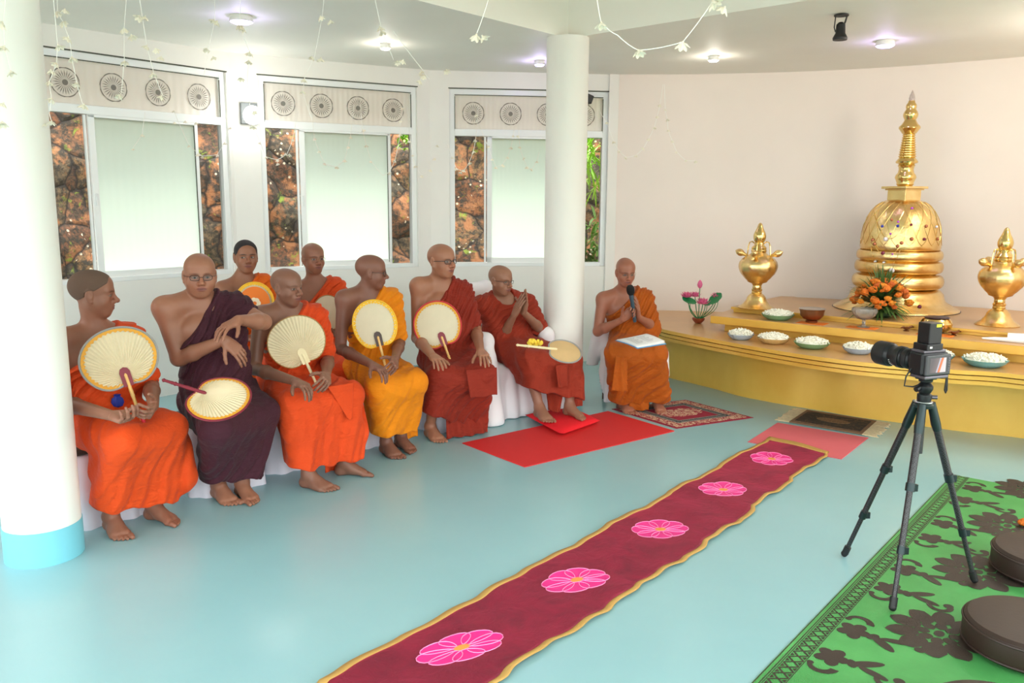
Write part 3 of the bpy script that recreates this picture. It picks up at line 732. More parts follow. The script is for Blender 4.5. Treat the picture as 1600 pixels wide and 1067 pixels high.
# patterned red rug under the speaker
q = [F(955.6, 639.4), F(1057, 670), F(1152.5, 659.5), F(1071, 625)]
pr_ = thing('rug', 'wine red rug with cream floral border and grey band under the speaker\'s feet', 'rug', q[0]); U, V = q[1]-q[0], q[3]-q[0]
win = mat('wine_pile', (150, 24, 52), .85, noise=.15, nscale=30); gry = mat('grey_band', (122, 120, 116), .85, noise=.4, nscale=50)
m = bpy.data.materials.new('floral_pile'); m.use_nodes = True; t = NT(m); v = t.coord()
t.l(t.ramp(t.noise(v, 26, 2, .5, 2.2), [(.47, srgb(150, 36, 56)), (.51, srgb(206, 168, 140))]), t.b.inputs['Base Color']); t.b.inputs['Roughness'].default_value = .9
for nm, m_, a, z in (('edge_band', win, 0, .003), ('floral_border', m, .035, .007), ('grey_band', gry, .15, .008), ('field', win, .24, .009)):
    mb = MB(); grid_patch(mb, O, U, V, a, 1-a, a, 1-a, z-.002 if a else 0, z); mb.build(nm, m_, pr_)
mb = MB()
for s_ in range(2):
    for i in range(26):
        f = .17+.66*i/25
        for (uu, vv) in ((f, .195), (f, .805), (.195, f), (.805, f)):
            p = U*uu+V*vv; mb.box((p.x, p.y, .0088), (.014, .014, .001), Matrix.Rotation(.8, 3, 'Z'))
mb.build('band_dots', mat('dark_dots', (40, 36, 40), .9), pr_)
mb = MB(); mb.lathe([(.001, .0095), (.16, .0095), (.16, .0105), (.001, .0105)], 40, amp=(10, .08)); mb.xf(Matrix.Translation(U*.5+V*.5) @ Matrix.Rotation(math.atan2(V.y, V.x), 4, 'Z') @ Matrix.Diagonal((1.25, .7, 1, 1))); mb.build('medallion', m, pr_)

# maroon velvet runner, gold edged, slightly ruffled
vel = bpy.data.materials.new('maroon_velvet'); vel.use_nodes = True; t = NT(vel); v = t.coord()
t.b.inputs['Roughness'].default_value = .7; t.b.inputs['Sheen Weight'].default_value = .6; t.b.inputs['Sheen Tint'].default_value = srgb(220, 60, 100); t.b.inputs['Sheen Roughness'].default_value = .35
t.l(t.ramp(t.noise(v, 5, 5, .65, .6), [(.3, srgb(100, 6, 34)), (.7, srgb(138, 14, 48))]), t.b.inputs['Base Color'])
t.bump(t.noise(v, 7, 4, .6, 1.2), .5, .02)
gold_tr = mat('gold_ribbon', (196, 154, 84), .5, .2, bump=.2, bscale=60)
La = [(-.80, 2.62), (-.678, 2.796), (.02, 3.66), (.66, 4.45), (1.24, 5.17), (1.936, 6.038)]
Ra = [(-.20, 2.60), (-.05, 2.803), (.56, 3.53), (1.14, 4.22), (1.66, 4.93), (2.235, 5.66)]
def lerp_path(P, s):
    s *= len(P)-1; i = min(int(s), len(P)-2); u = s-i; return Vector(P[i]).lerp(Vector(P[i+1]), u)
La, Ra = [(a[0], a[1]) for a in La], [(a[0], a[1]) for a in Ra]
def rpt(s, f, dz=0.0):
    a, b_ = lerp_path(La, s), lerp_path(Ra, s); p = a.lerp(b_, f)
    edge = (.5-abs(f-.5))
    wv = .010*math.sin(s*41+math.sin(s*90))*(1 if f < .5 else 1.5)*abs(f-.5)*2
    d = (b_-a).normalized(); p = p+d*wv
    h = .008+.006*(math.sin(s*70+f*5+2*math.sin(s*17))*.5+.5)+.005*(math.sin(s*37-f*8)*.5+.5)
    return Vector((p.x, p.y, h+dz))
rr = thing('runner', 'long maroon velvet floor runner with gold ribbon edge and pink flowers', 'carpet runner', (0, 0, 0))
NS, NF = 260, 24
def strip(f0, f1, nf, dz, name, m_, s0=0.0, s1=1.0, ns=NS):
    mb = MB(); vs = [rpt(s0+(s1-s0)*j/ns, f0+(f1-f0)*i/nf, dz) for j in range(ns+1) for i in range(nf+1)]
    fs = [(j*(nf+1)+i, j*(nf+1)+i+1, (j+1)*(nf+1)+i+1, (j+1)*(nf+1)+i) for j in range(ns) for i in range(nf)]
    mb.add(vs, fs); o = mb.build(name, m_, rr, True, auto=80); s_ = o.modifiers.new('s', 'SOLIDIFY'); s_.thickness = .003; s_.offset = -1; return o
strip(.04, .96, NF, 0, 'velvet_panel', vel, 0, .992)
strip(-.012, .05, 2, .0016, 'ribbon_edge', gold_tr); strip(.95, 1.012, 2, .0016, 'ribbon_edge', gold_tr); strip(.0, 1.0, NF, .0022, 'ribbon_edge', gold_tr, .985, 1.0, 4)
hot = mat('hot_pink_satin', (238, 34, 138), .45, noise=.08, nscale=30); edge_p = mat('pale_pink_piping', (246, 140, 190), .5); fc = mat('flower_eye', (236, 150, 70), .5)
def rz_at(p):                # height of the cloth under p
    best = min(((lerp_path(La, s/200).lerp(lerp_path(Ra, s/200), .5)-Vector((p.x, p.y))).length, s/200) for s in range(201)); return best[1]
for i, (px, py) in enumerate([(722, 1017), (902, 910), (1033, 830), (1130, 769), (1205, 721)]):
    p = F(px, py); s0 = rz_at(p); a_, b_ = lerp_path(La, s0), lerp_path(Ra, s0); W_ = (b_-a_).length; du = (b_-a_).normalized(); dvv = Vector((-du.y, du.x))
    sl = sum((Vector(La[k+1])-Vector(La[k])).length for k in range(len(La)-1))
    def on_cloth(x, y, dz):   # metres across / along the runner
        return rpt(min(.999, s0+y/sl), (Vector((p.x, p.y))-a_).dot(du)/W_+x/W_, dz)
    froot = None
    R = .135; rot = rnd.uniform(0, .6)
    mb = MB(); mp = MB(); centre = on_cloth(0, 0, .005)
    for k in range(8):
        a = 2*PI*k/8+rot; ca, sa = math.cos(a), math.sin(a); ring = []
        for q_ in range(18):
            th = 2*PI*q_/18; lx = R*(.58+.42*math.cos(th)); ly = R*.35*math.sin(th)*(1.0+.35*math.cos(th)); ring.append((lx*ca-ly*sa, lx*sa+ly*ca))
        cc = (R*.62*ca, R*.62*sa)
        vs = [on_cloth(cc[0], cc[1], .0055)]+[on_cloth(x, y, .0045) for x, y in ring]
        mb.add(vs, [(0, 1+q_, 1+(q_+1) % 18) for q_ in range(18)])
        mp.tube([on_cloth(x, y, .0055) for x, y in ring], .0022, 4, closed=True)
    fo = mb.build('pink_flower', hot, rr, True, auto=80); mp.build('piping', edge_p, fo)
    m2 = MB(); m2.add([on_cloth(0, 0, .009)]+[on_cloth(.026*math.cos(2*PI*k/14), .026*math.sin(2*PI*k/14), .007) for k in range(14)], [(0, 1+k, 1+(k+1) % 14) for k in range(14)]); m2.build('flower_eye', fc, fo, True)

# ------------------------------------------------------------------ green woven mat
gm = bpy.data.materials.new('green_woven_plastic'); gm.use_nodes = True; t = NT(gm); v = t.coord()
t.l(t.ramp(t.noise(v, 3, 4, .6), [(.3, srgb(66, 146, 76)), (.7, srgb(84, 168, 92))]), t.b.inputs['Base Color']); t.b.inputs['Roughness'].default_value = .5
wv = t.add('ShaderNodeTexWave'); wv.inputs['Scale'].default_value = 60; wv.bands_direction = 'X'; t.l(v, wv.inputs[0]); t.bump(wv.outputs['Fac'], .25, .003)
dk = mat('dark_woven_motif', (58, 46, 40), .6, bump=.3, bscale=180)
A = F(1488, 742); ux = Vector((-.6352, -.7723, 0)); vx = Vector((.7723, -.6352, 0))
mb = MB(); mo = Matrix((ux, vx, Vector((0, 0, -1)))).transposed().to_4x4()
LU, LV = 4.2, 2.3
mb.box((LU/2, LV/2, -.003), (LU, LV, .004))
mb.cur = 1; ZM = -.0056
def poly(pts):
    global ZM
    ZM -= 1.2e-6; mb.add([(x, y, ZM) for x, y in pts], [tuple(range(len(pts)))])
def line(u0, v0, u1, v1, w_):
    a, b_ = Vector((u0, v0)), Vector((u1, v1)); d = (b_-a).normalized(); n_ = Vector((-d.y, d.x))*w_/2; poly([(a+n_).to_tuple(), (b_+n_).to_tuple(), (b_-n_).to_tuple(), (a-n_).to_tuple()])
for v0, w_ in ((.004, .004), (.022, .004), (.030, .003), (.098, .003)): line(0, v0, LU, v0, w_)
n = int(LU/.05)
for i in range(n):
    u0 = i*.05
    line(u0, .036, u0+.025, .064, .008); line(u0+.025, .064, u0+.05, .036, .008); line(u0, .094, u0+.025, .066, .008); line(u0+.025, .066, u0+.05, .094, .008)
    poly([(u0+.012, .036), (u0+.038, .036), (u0+.025, .050)]); poly([(u0+.012, .094), (u0+.038, .094), (u0+.025, .080)])
def blob(cu, cv, ru, rv, rot=0, n=14, wob=.0, ph=0):
    pts_ = []
    for i in range(n):
        a = 2*PI*i/n; r = 1+wob*math.sin(5*a+ph); x, y = ru*r*math.cos(a), rv*r*math.sin(a); pts_.append((cu+x*math.cos(rot)-y*math.sin(rot), cv+x*math.sin(rot)+y*math.cos(rot)))
    poly(pts_)
def scroll(cu, cv, R, a0, a1, w0, w1, sgn=1):
    n = 12; L_ = []; R_ = []
    for i in range(n+1):
        f = i/n; a = a0+(a1-a0)*f; r = R*(1-.35*f); w_ = w0+(w1-w0)*f; x, y = cu+sgn*r*math.cos(a), cv+r*math.sin(a)
        L_.append((x+sgn*w_*math.cos(a), y+w_*math.sin(a))); R_.append((x-sgn*w_*math.cos(a), y-w_*math.sin(a)))
    for i in range(n): poly([L_[i], L_[i+1], R_[i+1], R_[i]])
    blob(L_[-1][0]*.5+R_[-1][0]*.5, L_[-1][1]*.5+R_[-1][1]*.5, w1*1.5, w1*1.5)
for i in range(6):
    u0 = .35+.755*i
    for s_ in (-1, 1):
        cu, cv = u0+s_*.13, .165
        for k in range(5):
            a = 2*PI*k/5+.3; blob(cu+.036*math.cos(a), cv+.032*math.sin(a), .036, .027, a, 12)
        blob(cu, cv+.075, .03, .02, .5*s_)
        scroll(cu+s_*.085, cv-.015, .055, PI*.5, PI*1.45, .016, .009, -s_)
        blob(cu+s_*-.03, cv+.12, .07, .022, -.9*s_); blob(cu+s_*.02, cv+.16, .06, .018, 1.3*s_)
        scroll(cu+s_*.035, cv+.225, .05, -PI*.6, PI*.75, .010, .014, s_)
def rosette(cu, cv, S_):
    for (n_, r0, ru, rv) in ((10, .135, .058, .041), (8, .062, .027, .0215)):
        for k in range(n_):
            a = 2*PI*k/n_+.13; blob(cu+r0*S_*math.cos(a), cv+r0*.92*S_*math.sin(a), ru*S_, rv*S_, a, 14, .06, k)
    blob(cu, cv, .026*S_, .018*S_)
for i in range(6):
    rosette(.02+.755*i, .44, 1.1)
    rosette(.40+.755*i, .98, 1.1); rosette(.02+.755*i, 1.5, 1.1)
mb.xf(mo); gmo = mb.build('woven_mat', [gm, dk]); gmo.location = (A.x, A.y, 0)
# shift so that the underside lies on the floor
for vv in gmo.data.vertices: vv.co.z -= 0.0008
tag(gmo, 'large green woven plastic mat with dark brown flower motifs', 'mat')

# round brown cushions on the mat
bl = mat('brown_leatherette', (50, 34, 28), .5, bump=.15, bscale=50)
def cushion(c, r, h, lab):
    c.z = .0065; cu = thing('floor_cushion', lab, 'cushion', c, 0, 'round brown floor cushions')
    MB().lathe([(.001, 0), (r*.9, 0), (r*.985, .012), (r, .03), (r, h-.03), (r*.985, h-.012), (r*.93, h-.001), (r*.6, h+.004), (.001, h+.006)], 56).build('cushion_body', bl, cu, True)
    for z in (.02, h-.02): MB().tube([(r*math.cos(2*PI*i/56), r*math.sin(2*PI*i/56), z) for i in range(56)], .005, 6, closed=True).build('piping', bl, cu, True)
cushion(Vector((2.54, 3.74, 0)), .235, .12, 'round brown floor cushion furthest along the mat, cut by the photo edge')
cushion(Vector((2.035, 3.05, 0)), .235, .12, 'round brown floor cushion in the middle of the row, beside the mat emblem')
cushion(Vector((1.57, 2.42, 0)), .235, .12, 'round brown floor cushion at the bottom corner, only its rim showing')
mg = MB(); 
for k in range(12): a = 2*PI*k/12; mg.ball((.02*math.cos(a), .02*math.sin(a), .02), .012, 8, 6)
mg.ball((0, 0, .024), .022, 10, 8); o = mg.build('marigold', mm1, None, True); c = F(1599, 824); o.location = (c.x, c.y, .007); tag(o, 'orange marigold head lying on the green mat at the photo edge', 'flower')
# red foot cushion
c = F(878, 672); pc = thing('foot_cushion', 'flat bright red square cushion under the seated elder\'s feet', 'cushion', (0, 0, 0))
q = [F(820, 655), F(878, 686), F(938, 664), F(893, 645)]
cc = (q[0]+q[1]+q[2]+q[3])/4; cc.z = .0065; pc.location = cc; mb = MB(); n = 20; vs = []
q = [p-cc for p in q]
for side in (1, -1):
    for j in range(n+1):
        for i in range(n+1):
            u, v_ = i/n, j/n; p = (q[0]*(1-u)+q[1]*u)*(1-v_)+(q[3]*(1-u)+q[2]*u)*v_
            e_ = (1-(2*u-1)**4)*(1-(2*v_-1)**4); z = .030+side*.028*e_**.45
            vs.append((p.x*(1-.0), p.y, z))
m_ = (n+1)**2; fs = []
for s_ in range(2):
    for j in range(n):
        for i in range(n): a = s_*m_+j*(n+1)+i; fs.append((a, a+1, a+n+2, a+n+1))
mb.add(vs, fs); mb.build('cushion_body', mat('red_cushion_cloth', (238, 14, 34), .8, bump=.2, bscale=40), pc, True, auto=70)
# ------------------------------------------------------------------ implicit surfaces for bodies and cloth
def _n(v): v = np.asarray(v, float); return v/(np.linalg.norm(v)+1e-12)
def smin(a, b, k):
    h = np.maximum(k-np.abs(a-b), 0)/k; return np.minimum(a, b)-h*h*k*.25
def smax(a, b, k): return -smin(-a, -b, k)
class Field:
    """list of primitives blended in order"""
    def __init__(s): s.P = []; s.post = None
    def cone(s, a, b, r1, r2=None, k=.03, op='u'):
        a, b = np.array(a, float), np.array(b, float); r2 = r1 if r2 is None else r2
        s.P.append((0, (a, b, r1, r2), k, op, (a+b)/2, np.linalg.norm(b-a)/2+max(r1, r2))); return s
    def ell(s, c, r, M=None, k=.03, op='u'):
        c = np.array(c, float); r = np.array(r if hasattr(r, '__len__') else (r,)*3, float)
        s.P.append((1, (c, r, None if M is None else np.asarray(M, float)), k, op, c, r.max())); return s
    def _d(s, p, X):
        if p[0] == 0:
            a, b, r1, r2 = p[1]; ab = b-a; L2 = ab@ab+1e-12; q = X-a
            t = np.clip(q@ab/L2, 0, 1); d = q-t[:, None]*ab
            return np.sqrt((d*d).sum(1))-(r1+(r2-r1)*t)
        c, r, M = p[1]; q = X-c
        if M is not None: q = q@M          # columns of M are the local axes
        q = q/r; l = np.sqrt((q*q).sum(1))+1e-9; g = np.sqrt(((q/r)**2).sum(1))+1e-9
        return l*(l-1)/g
    def ev(s, X, c=None, R=None, margin=.05):
        d = np.full(len(X), .25)
        for p in s.P:
            if c is not None and np.linalg.norm(p[4]-c)-p[5]-R > margin+p[2]: continue
            e = s._d(p, X)
            d = smin(d, e, p[2]) if p[3] == 'u' else smax(d, -e, p[2])
        return s.post(d, X) if s.post else d
def mesh_field(F, lo, hi, h, extra=.02):
    """surface nets on a sparse grid of blocks"""
    lo = np.array(lo)-extra; hi = np.array(hi)+extra; B = 12
    n = np.ceil((hi-lo)/h/B).astype(int)*B+1; G = np.full(n, .25, np.float32)
    nb = (n-1)//B; rad = B*h*.5*1.7321
    I = np.array(np.meshgrid(*[np.arange(k) for k in nb], indexing='ij')).reshape(3, -1).T
    cs = lo+(I*B+B/2)*h
    dc = np.concatenate([F.ev(cs[i:i+20000]) for i in range(0, len(cs), 20000)])
    g = np.arange(B+1)*h; ox = np.array(np.meshgrid(g, g, g, indexing='ij')).reshape(3, -1).T
    for (i, j, k), c, v in zip(I, cs, dc):
        sl = (slice(i*B, i*B+B+1), slice(j*B, j*B+B+1), slice(k*B, k*B+B+1))
        if abs(v) > rad*1.25+.02: 
            if v < 0: G[sl] = -.25
            continue
        G[sl] = F.ev(ox+(lo+np.array((i, j, k))*B*h), c, rad).reshape(B+1, B+1, B+1)
    S = G < 0
    o = [(a, b, c) for a in (0, 1) for b in (0, 1) for c in (0, 1)]
    sh = tuple(x-1 for x in n); cnt = np.zeros(sh, np.uint8)
    for a, b, c in o: cnt += S[a:a+sh[0], b:b+sh[1], c:c+sh[2]]
    A = np.argwhere((cnt > 0) & (cnt < 8)); idm = np.full(sh, -1, np.int32); idm[tuple(A.T)] = np.arange(len(A))
    acc = np.zeros((len(A), 3)); w_ = np.zeros(len(A))
    for p in o:
        for ax in range(3):
            if p[ax]: continue
            q = list(p); q[ax] = 1
            va = G[A[:, 0]+p[0], A[:, 1]+p[1], A[:, 2]+p[2]].astype(float); vb = G[A[:, 0]+q[0], A[:, 1]+q[1], A[:, 2]+q[2]].astype(float)
            m = (va < 0) != (vb < 0); t = va/(va-vb+1e-20)
            P = np.tile(np.array(p, float), (len(A), 1)); P[:, ax] += t; acc[m] += P[m]; w_[m] += 1
    V = lo+(A+acc/w_[:, None])*h
    Fs = []
    for ax in range(3):
        s1 = [slice(None)]*3; s2 = [slice(None)]*3; s1[ax] = slice(0, -1); s2[ax] = slice(1, None)
        a_, b_ = S[tuple(s1)], S[tuple(s2)]; E = np.argwhere(a_ != b_); u, v = [x for x in range(3) if x != ax]
        E = E[(E[:, u] > 0) & (E[:, v] > 0) & (E[:, u] < sh[u]) & (E[:, v] < sh[v])]
        def cid(du, dv): Q = E.copy(); Q[:, u] -= du; Q[:, v] -= dv; return idm[Q[:, 0], Q[:, 1], Q[:, 2]]
        q = np.stack([cid(1, 1), cid(0, 1), cid(0, 0), cid(1, 0)], 1)
        fl = a_[tuple(E.T)] ^ (ax == 1); q[~fl] = q[~fl][:, ::-1]; Fs.append(q)
    Fc = np.concatenate(Fs); Fc = Fc[(Fc >= 0).all(1)]
    return V, Fc
def np_mesh(name, V, Fc, mats, parent=None, col=None, keep_big=True):
    me = bpy.data.meshes.new(name)
    me.vertices.add(len(V)); me.vertices.foreach_set('co', np.asarray(V, np.float32).ravel())
    nf = len(Fc); me.loops.add(nf*4); me.polygons.add(nf)
    me.loops.foreach_set('vertex_index', Fc.astype(np.int32).ravel()); me.polygons.foreach_set('loop_start', np.arange(0, nf*4, 4, dtype=np.int32))
    me.polygons.foreach_set('loop_total', np.full(nf, 4, np.int32)); me.polygons.foreach_set('use_smooth', np.ones(nf, bool))
    me.update(calc_edges=True)
    for m in mats: me.materials.append(m)
    if col is not None:
        ca = me.color_attributes.new('Col', 'FLOAT_COLOR', 'POINT'); ca.data.foreach_set('color', np.concatenate([col, np.ones((len(col), 1))], 1).astype(np.float32).ravel())
    o = bpy.data.objects.new(name, me); COL.objects.link(o)
    if parent is not None: o.parent = parent
    return o
def largest_piece(V, Fc):
    """drop stray crumbs: keep the connected pieces with a fair share of the vertices"""
    n = len(V); lab = np.arange(n)
    for _ in range(400):
        m = lab[Fc].min(1); new = lab.copy(); np.minimum.at(new, Fc.ravel(), np.repeat(m, 4)); new = new[new]
        if (new == lab).all(): break
        lab = new
    u, c = np.unique(lab, return_counts=True); ok = set(u[c > .04*n]); keep = np.array([l in ok for l in lab])
    if keep.all(): return V, Fc
    mp = np.cumsum(keep)-1; Fc = Fc[keep[Fc].all(1)]; return V[keep], mp[Fc]
def refine(V, Fc, sel_fn, F, clusters):
    """one subdivision of the faces whose vertices are selected, then projection on the field"""
    sel = sel_fn(V); fs = sel[Fc].any(1)
    me = bpy.data.meshes.new('tmp'); me.from_pydata([tuple(x) for x in V], [], [tuple(int(i) for i in f) for f in Fc[fs]])
    return V, Fc

def skin_material():
    m = bpy.data.materials.new('skin'); m.use_nodes = True; t = NT(m)
    a = t.add('ShaderNodeVertexColor'); a.layer_name = 'Col'
    v = t.coord(); n_ = t.noise(v, 30, 4, .6)
    c = t.mix(.12, a.outputs[0], t.ramp(n_, [(.3, (.55, .5, .5)), (.7, (1.0, 1.0, 1.0))]), 'MULTIPLY')
    t.l(c, t.b.inputs['Base Color']); t.b.inputs['Roughness'].default_value = .46
    t.b.inputs['Subsurface Weight'].default_value = .08; t.b.inputs['Subsurface Radius'].default_value = (.02, .008, .004); t.b.inputs['Subsurface Scale'].default_value = .3
    t.b.inputs['Specular IOR Level'].default_value = .42
    t.bump(t.noise(v, 160, 3, .6), .06, .002); return m
SKIN = skin_material()
def cloth_material(name, col, rough=.75, var=.10):
    m = bpy.data.materials.new(name); m.use_nodes = True; t = NT(m); c = srgb(*col); v = t.coord()
    d = tuple(x*(1-var) for x in c[:3]); u = tuple(min(1, x*(1+var)) for x in c[:3])
    t.l(t.ramp(t.noise(v, 4, 4, .6), [(.3, d), (.7, u)]), t.b.inputs['Base Color']); t.b.inputs['Roughness'].default_value = rough
    t.b.inputs['Sheen Weight'].default_value = .04; t.b.inputs['Specular IOR Level'].default_value = .25
    n1 = t.noise(t.coord((1, 1, 2.2)), 9, 4, .6, 1.6); n2 = t.noise(v, 34, 3, .6, .8)
    t.bump(t.math('ADD', n1, t.math('MULTIPLY', n2, .25)), .55, .02); return m

def hand(F, W, d, n, thumb, curl=(.5, .6, .4), sc=1.0, spread=.0, tcurl=.3, tips=None):
    """palm and five fingers; W wrist, d finger direction, n the way the palm faces, thumb the side of the thumb"""
    d = _n(d); n = np.asarray(n, float); n = _n(n-d*(n@d)); s = _n(np.cross(d, n)); s = s if s@np.asarray(thumb) > 0 else -s
    W = np.array(W); K = []
    for i, (o, L) in enumerate(((.028, .088), (.009, .092), (-.010, .087), (-.027, .079))):
        base = W+s*o*.55*sc+d*.012*sc; kn = W+s*o*sc+d*L*sc
        F.cone(base, kn, .0150*sc, .0118*sc, k=.012); K.append((kn, o))
    F.ell(W+d*.045*sc+n*.004*sc, (.036*sc, .044*sc, .015*sc), np.stack([s, d, n], 1), k=.012)
    F.cone(W+s*.014*sc+n*.006, W+s*.030*sc+d*.035*sc+n*.010*sc, .015*sc, .015*sc, k=.014)
    def bend(v_, ax, a): return v_*math.cos(a)+np.cross(ax, v_)*math.sin(a)
    ax = np.cross(d, n)
    for i, ((kn, o), L3) in enumerate(zip(K, ((.042, .025, .020), (.046, .029, .021), (.042, .027, .020), (.033, .020, .018)))):
        v_ = _n(d+s*spread*(1.5-i)/1.5); p = kn; cc = curl if not hasattr(curl[0], '__len__') else curl[i]; ta = 0
        for j, L in enumerate(L3):
            ta = cc[j]+(.04*i); v_ = bend(v_, ax, ta); q = p+v_*L*sc; r = (.0088, .0080, .0072, .0062)
            F.cone(p, q, r[j]*sc*(1 if i < 3 else .9), r[j+1]*sc*(1 if i < 3 else .9), k=.004); p = q
    v_ = _n(d*.62+s*.72+n*.28); p = W+s*.030*sc+d*.030*sc+n*.008*sc
    for j, L in enumerate((.034, .030, .024)):
        q = p+v_*L*sc; F.cone(p, q, (.0125, .0105, .0095)[j]*sc, (.0105, .0095, .0080)[j]*sc, k=.006); p = q; v_ = _n(v_+(d*.4-s*.5+n*.4)*tcurl)
def foot(F, A, toe, sc=1.0, z0=0.0, side=1):
    """bare foot; A ankle, toe the way it points, side +1 when the big toe is to the left of the toe direction"""
    t = np.array((toe[0], toe[1], 0.)); t = _n(t); s = np.array((-t[1], t[0], 0))*side; A = np.array(A, float); up = np.array((0, 0, 1.))
    G = np.array((A[0], A[1], z0)); f = lambda a, b, c: G+t*a*sc+s*b*sc+up*c*sc
    F.cone(A, f(-.030, 0, .034), .036*sc, .031*sc, k=.02); F.cone(A, f(.055, .006, .050), .036*sc, .031*sc, k=.03)
    F.cone(f(-.03, 0, .03), f(.09, -.018, .022), .030*sc, .022*sc, k=.02)
    F.cone(f(.05, .01, .046), f(.130, .026, .022), .029*sc, .0225*sc, k=.025); F.cone(f(.05, -.006, .040), f(.122, -.012, .019), .026*sc, .019*sc, k=.025)
    F.cone(f(.06, -.022, .026), f(.108, -.036, .016), .02*sc, .016*sc, k=.02)
    for a, b, L, r in ((.140, .036, .045, .0135), (.142, .013, .038, .0098), (.137, -.005, .033, .0092), (.129, -.021, .028, .0088), (.118, -.036, .024, .0085)):
        F.cone(f(a-.012, b, r*.95+.004), f(a+L*.55, b*1.04, r*1.0+.003), r*sc, r*sc, k=.008); F.cone(f(a+L*.55, b*1.04, r+.003), f(a+L, b*1.03, r*.85), r*sc, r*.9*sc, k=.003)
def head_prims(F, T, o):
    """T maps head-local metres (x right, y forward, z up, eyes at z=0) to world"""
    R3 = T[:3, :3]; c = lambda x, y, z: (T @ np.array((x, y, z, 1.)))[:3]; s = T[0, 3]*0+o.get('hs', 1.0); w_ = o.get('wide', 1.0); ch = o.get('chub', 0.0)
    E = lambda x, y, z, rx, ry, rz, k, op='u': F.ell(c(x*s, y*s, z*s), (rx*s, ry*s, rz*s), R3, k*s, op)
    C = lambda a, b, r1, r2, k, op='u': F.cone(c(*[x*s for x in a]), c(*[x*s for x in b]), r1*s, r2*s, k*s, op)
    E(0, -.018, .036, .076*w_, .097, .083, .03); E(0, .024, .0, .064*w_, .067, .082, .03); E(0, .024, .055, .062*w_, .060, .045, .04)
    E(0, .026, -.062, (.051+ch*.01)*w_, .052, .046+ch*.006, .03); C((0, .064, -.094), (0, .060, -.090), .019, .019, .03)
    for q in (-1, 1):
        C((q*.055*w_, -.004, -.034), (q*.020, .058, -.090), .019+ch*.008, .016, .03); E(q*.041*w_, .053, -.032, .024+ch*.008, .024+ch*.004, .024+ch*.006, .03)
        C((q*.010, .085, .019), (q*.046, .068, .021), .0085, .0085, .02)
        E(q*.033, .106, .000, .019, .020, .0135, .014, 's')
        E(q*.0325, .0715, .0, .0158, .0148, .0135, .004)
        C((q*.019, .0855, .006), (q*.044, .0775, .005), .0042, .0036, .005); C((q*.020, .084, -.008), (q*.044, .077, -.007), .0036, .003, .006)
        E(q*.079*w_, -.010, -.003, .0095, .019, .031, .008); E(q*.089*w_, -.004, .002, .006, .010, .016, .005, 's'); E(q*.077*w_, .0, -.034, .007, .008, .009, .006)
        C((q*.0135, .100, -.034), (q*.0135, .096, -.033), .0092, .009, .007); E(q*.008, .106, -.043, .004, .006, .003, .003, 's')
    C((0, .088, .010), (0, .112, -.026), .0075, .0108, .013); E(0, .114, -.029, .0125, .0115, .0105, .007)
    E(0, .074, -.060, .034, .024, .027, .02)
    E(0, .0935, -.0575, .022, .0085, .0055, .006); E(0, .0915, -.0690, .0195, .0095, .0065, .006)
    C((-.0215, .0965, -.0640), (0, .1045, -.0632), .0018, .0022, .003, 's'); C((0, .1045, -.0632), (.0215, .0965, -.0640), .0022, .0018, .003, 's')
def head_colors(V, T, o, base, col):
    Ti = np.linalg.inv(T); s = o.get('hs', 1.0); L = (np.c_[V, np.ones(len(V))] @ Ti.T)[:, :3]/s; x, y, z = L.T; ax = np.abs(x)
    lin = lambda c: np.array(srgb(*c)[:3])
    st = lambda e, w_: 1/(1+np.exp(np.clip(e/w_, -30, 30)))
    near = (np.abs(L) < .16).all(1)
    def mixc(m, c): m = np.where(near, m, 0)[:, None]; col[:] = col*(1-m)+c*m
    mixc(.35*st((np.sqrt((x/.05)**2+((z+.03)/.035)**2)-1), .25)*(y > .04), base*np.array((1.25, 1.0, .95)))
    sc = st(.052-z-.35*(-(y-.02))*1.0-(0), .010)          # scalp: lighter or stubbled
    mixc(o.get('stub', .10)*sc, base*.55)
    lips = st(np.sqrt((x/.0245)**2+((z+.0635)/.0115)**2)-1, .08)*(y > .078); mixc(.75*lips, lin(o.get('lip', (122, 66, 66))))
    mo = st(np.sqrt((x/.0225)**2+((z+.0636)/.0018)**2)-1, .25)*(y > .08); mixc(.8*mo, lin((60, 32, 32)))
    br = st(np.sqrt(((ax-.031)/.021)**2+((z-.0205+(ax-.031)**2*6)/.0038)**2)-1, .25)*(y > .05); mixc(o.get('brow', .5)*br, lin((36, 26, 24)))
    if o.get('moust', 0): mu = st(np.sqrt((x/.024)**2+((z+.049)/.005)**2)-1, .3)*(y > .07); mixc(o['moust']*mu, lin((40, 28, 26)))
    ex, ez = (ax-.0325), (z+.0005+.0)
    al = st(np.sqrt((ex/.0155)**2+(ez/.0068)**2)-1, .15)*(y > .06); mixc(.9*al, lin((46, 28, 24)))
    ew = st(np.sqrt((ex/.0125)**2+(ez/.0047)**2)-1, .12)*(y > .06); mixc(.75*ew, lin((176, 158, 146)))
    look = o.get('look', 0.0)*.006
    ir = st((np.sqrt((np.sign(x)*ex-look)**2+ez**2)/.0066)-1, .12)*al; mixc(ir, lin((34, 20, 16)))
    return col
def basis(fx, fy, pitch=0.0, roll=0.0):
    f = _n((fx, fy, 0)); r = np.array((f[1], -f[0], 0)); u = np.array((0, 0, 1.))
    f2 = f*math.cos(pitch)+u*math.sin(pitch); u2 = u*math.cos(pitch)-f*math.sin(pitch)
    r2 = r*math.cos(roll)+u2*math.sin(roll); u3 = u2*math.cos(roll)-r*math.sin(roll)
    return np.stack([r2, f2, u3], 1)
def wob(X, s=0.0, f=1.0):
    x, y, z = (X*f).T
    return (np.sin(7*x+3*y+s)+np.sin(9*y-5*z+2.1+s*1.7)+np.sin(6*z+4*x+.7+s*2.3)+.6*np.sin(17*x-9*y+11*z+s*3.1))/3.6
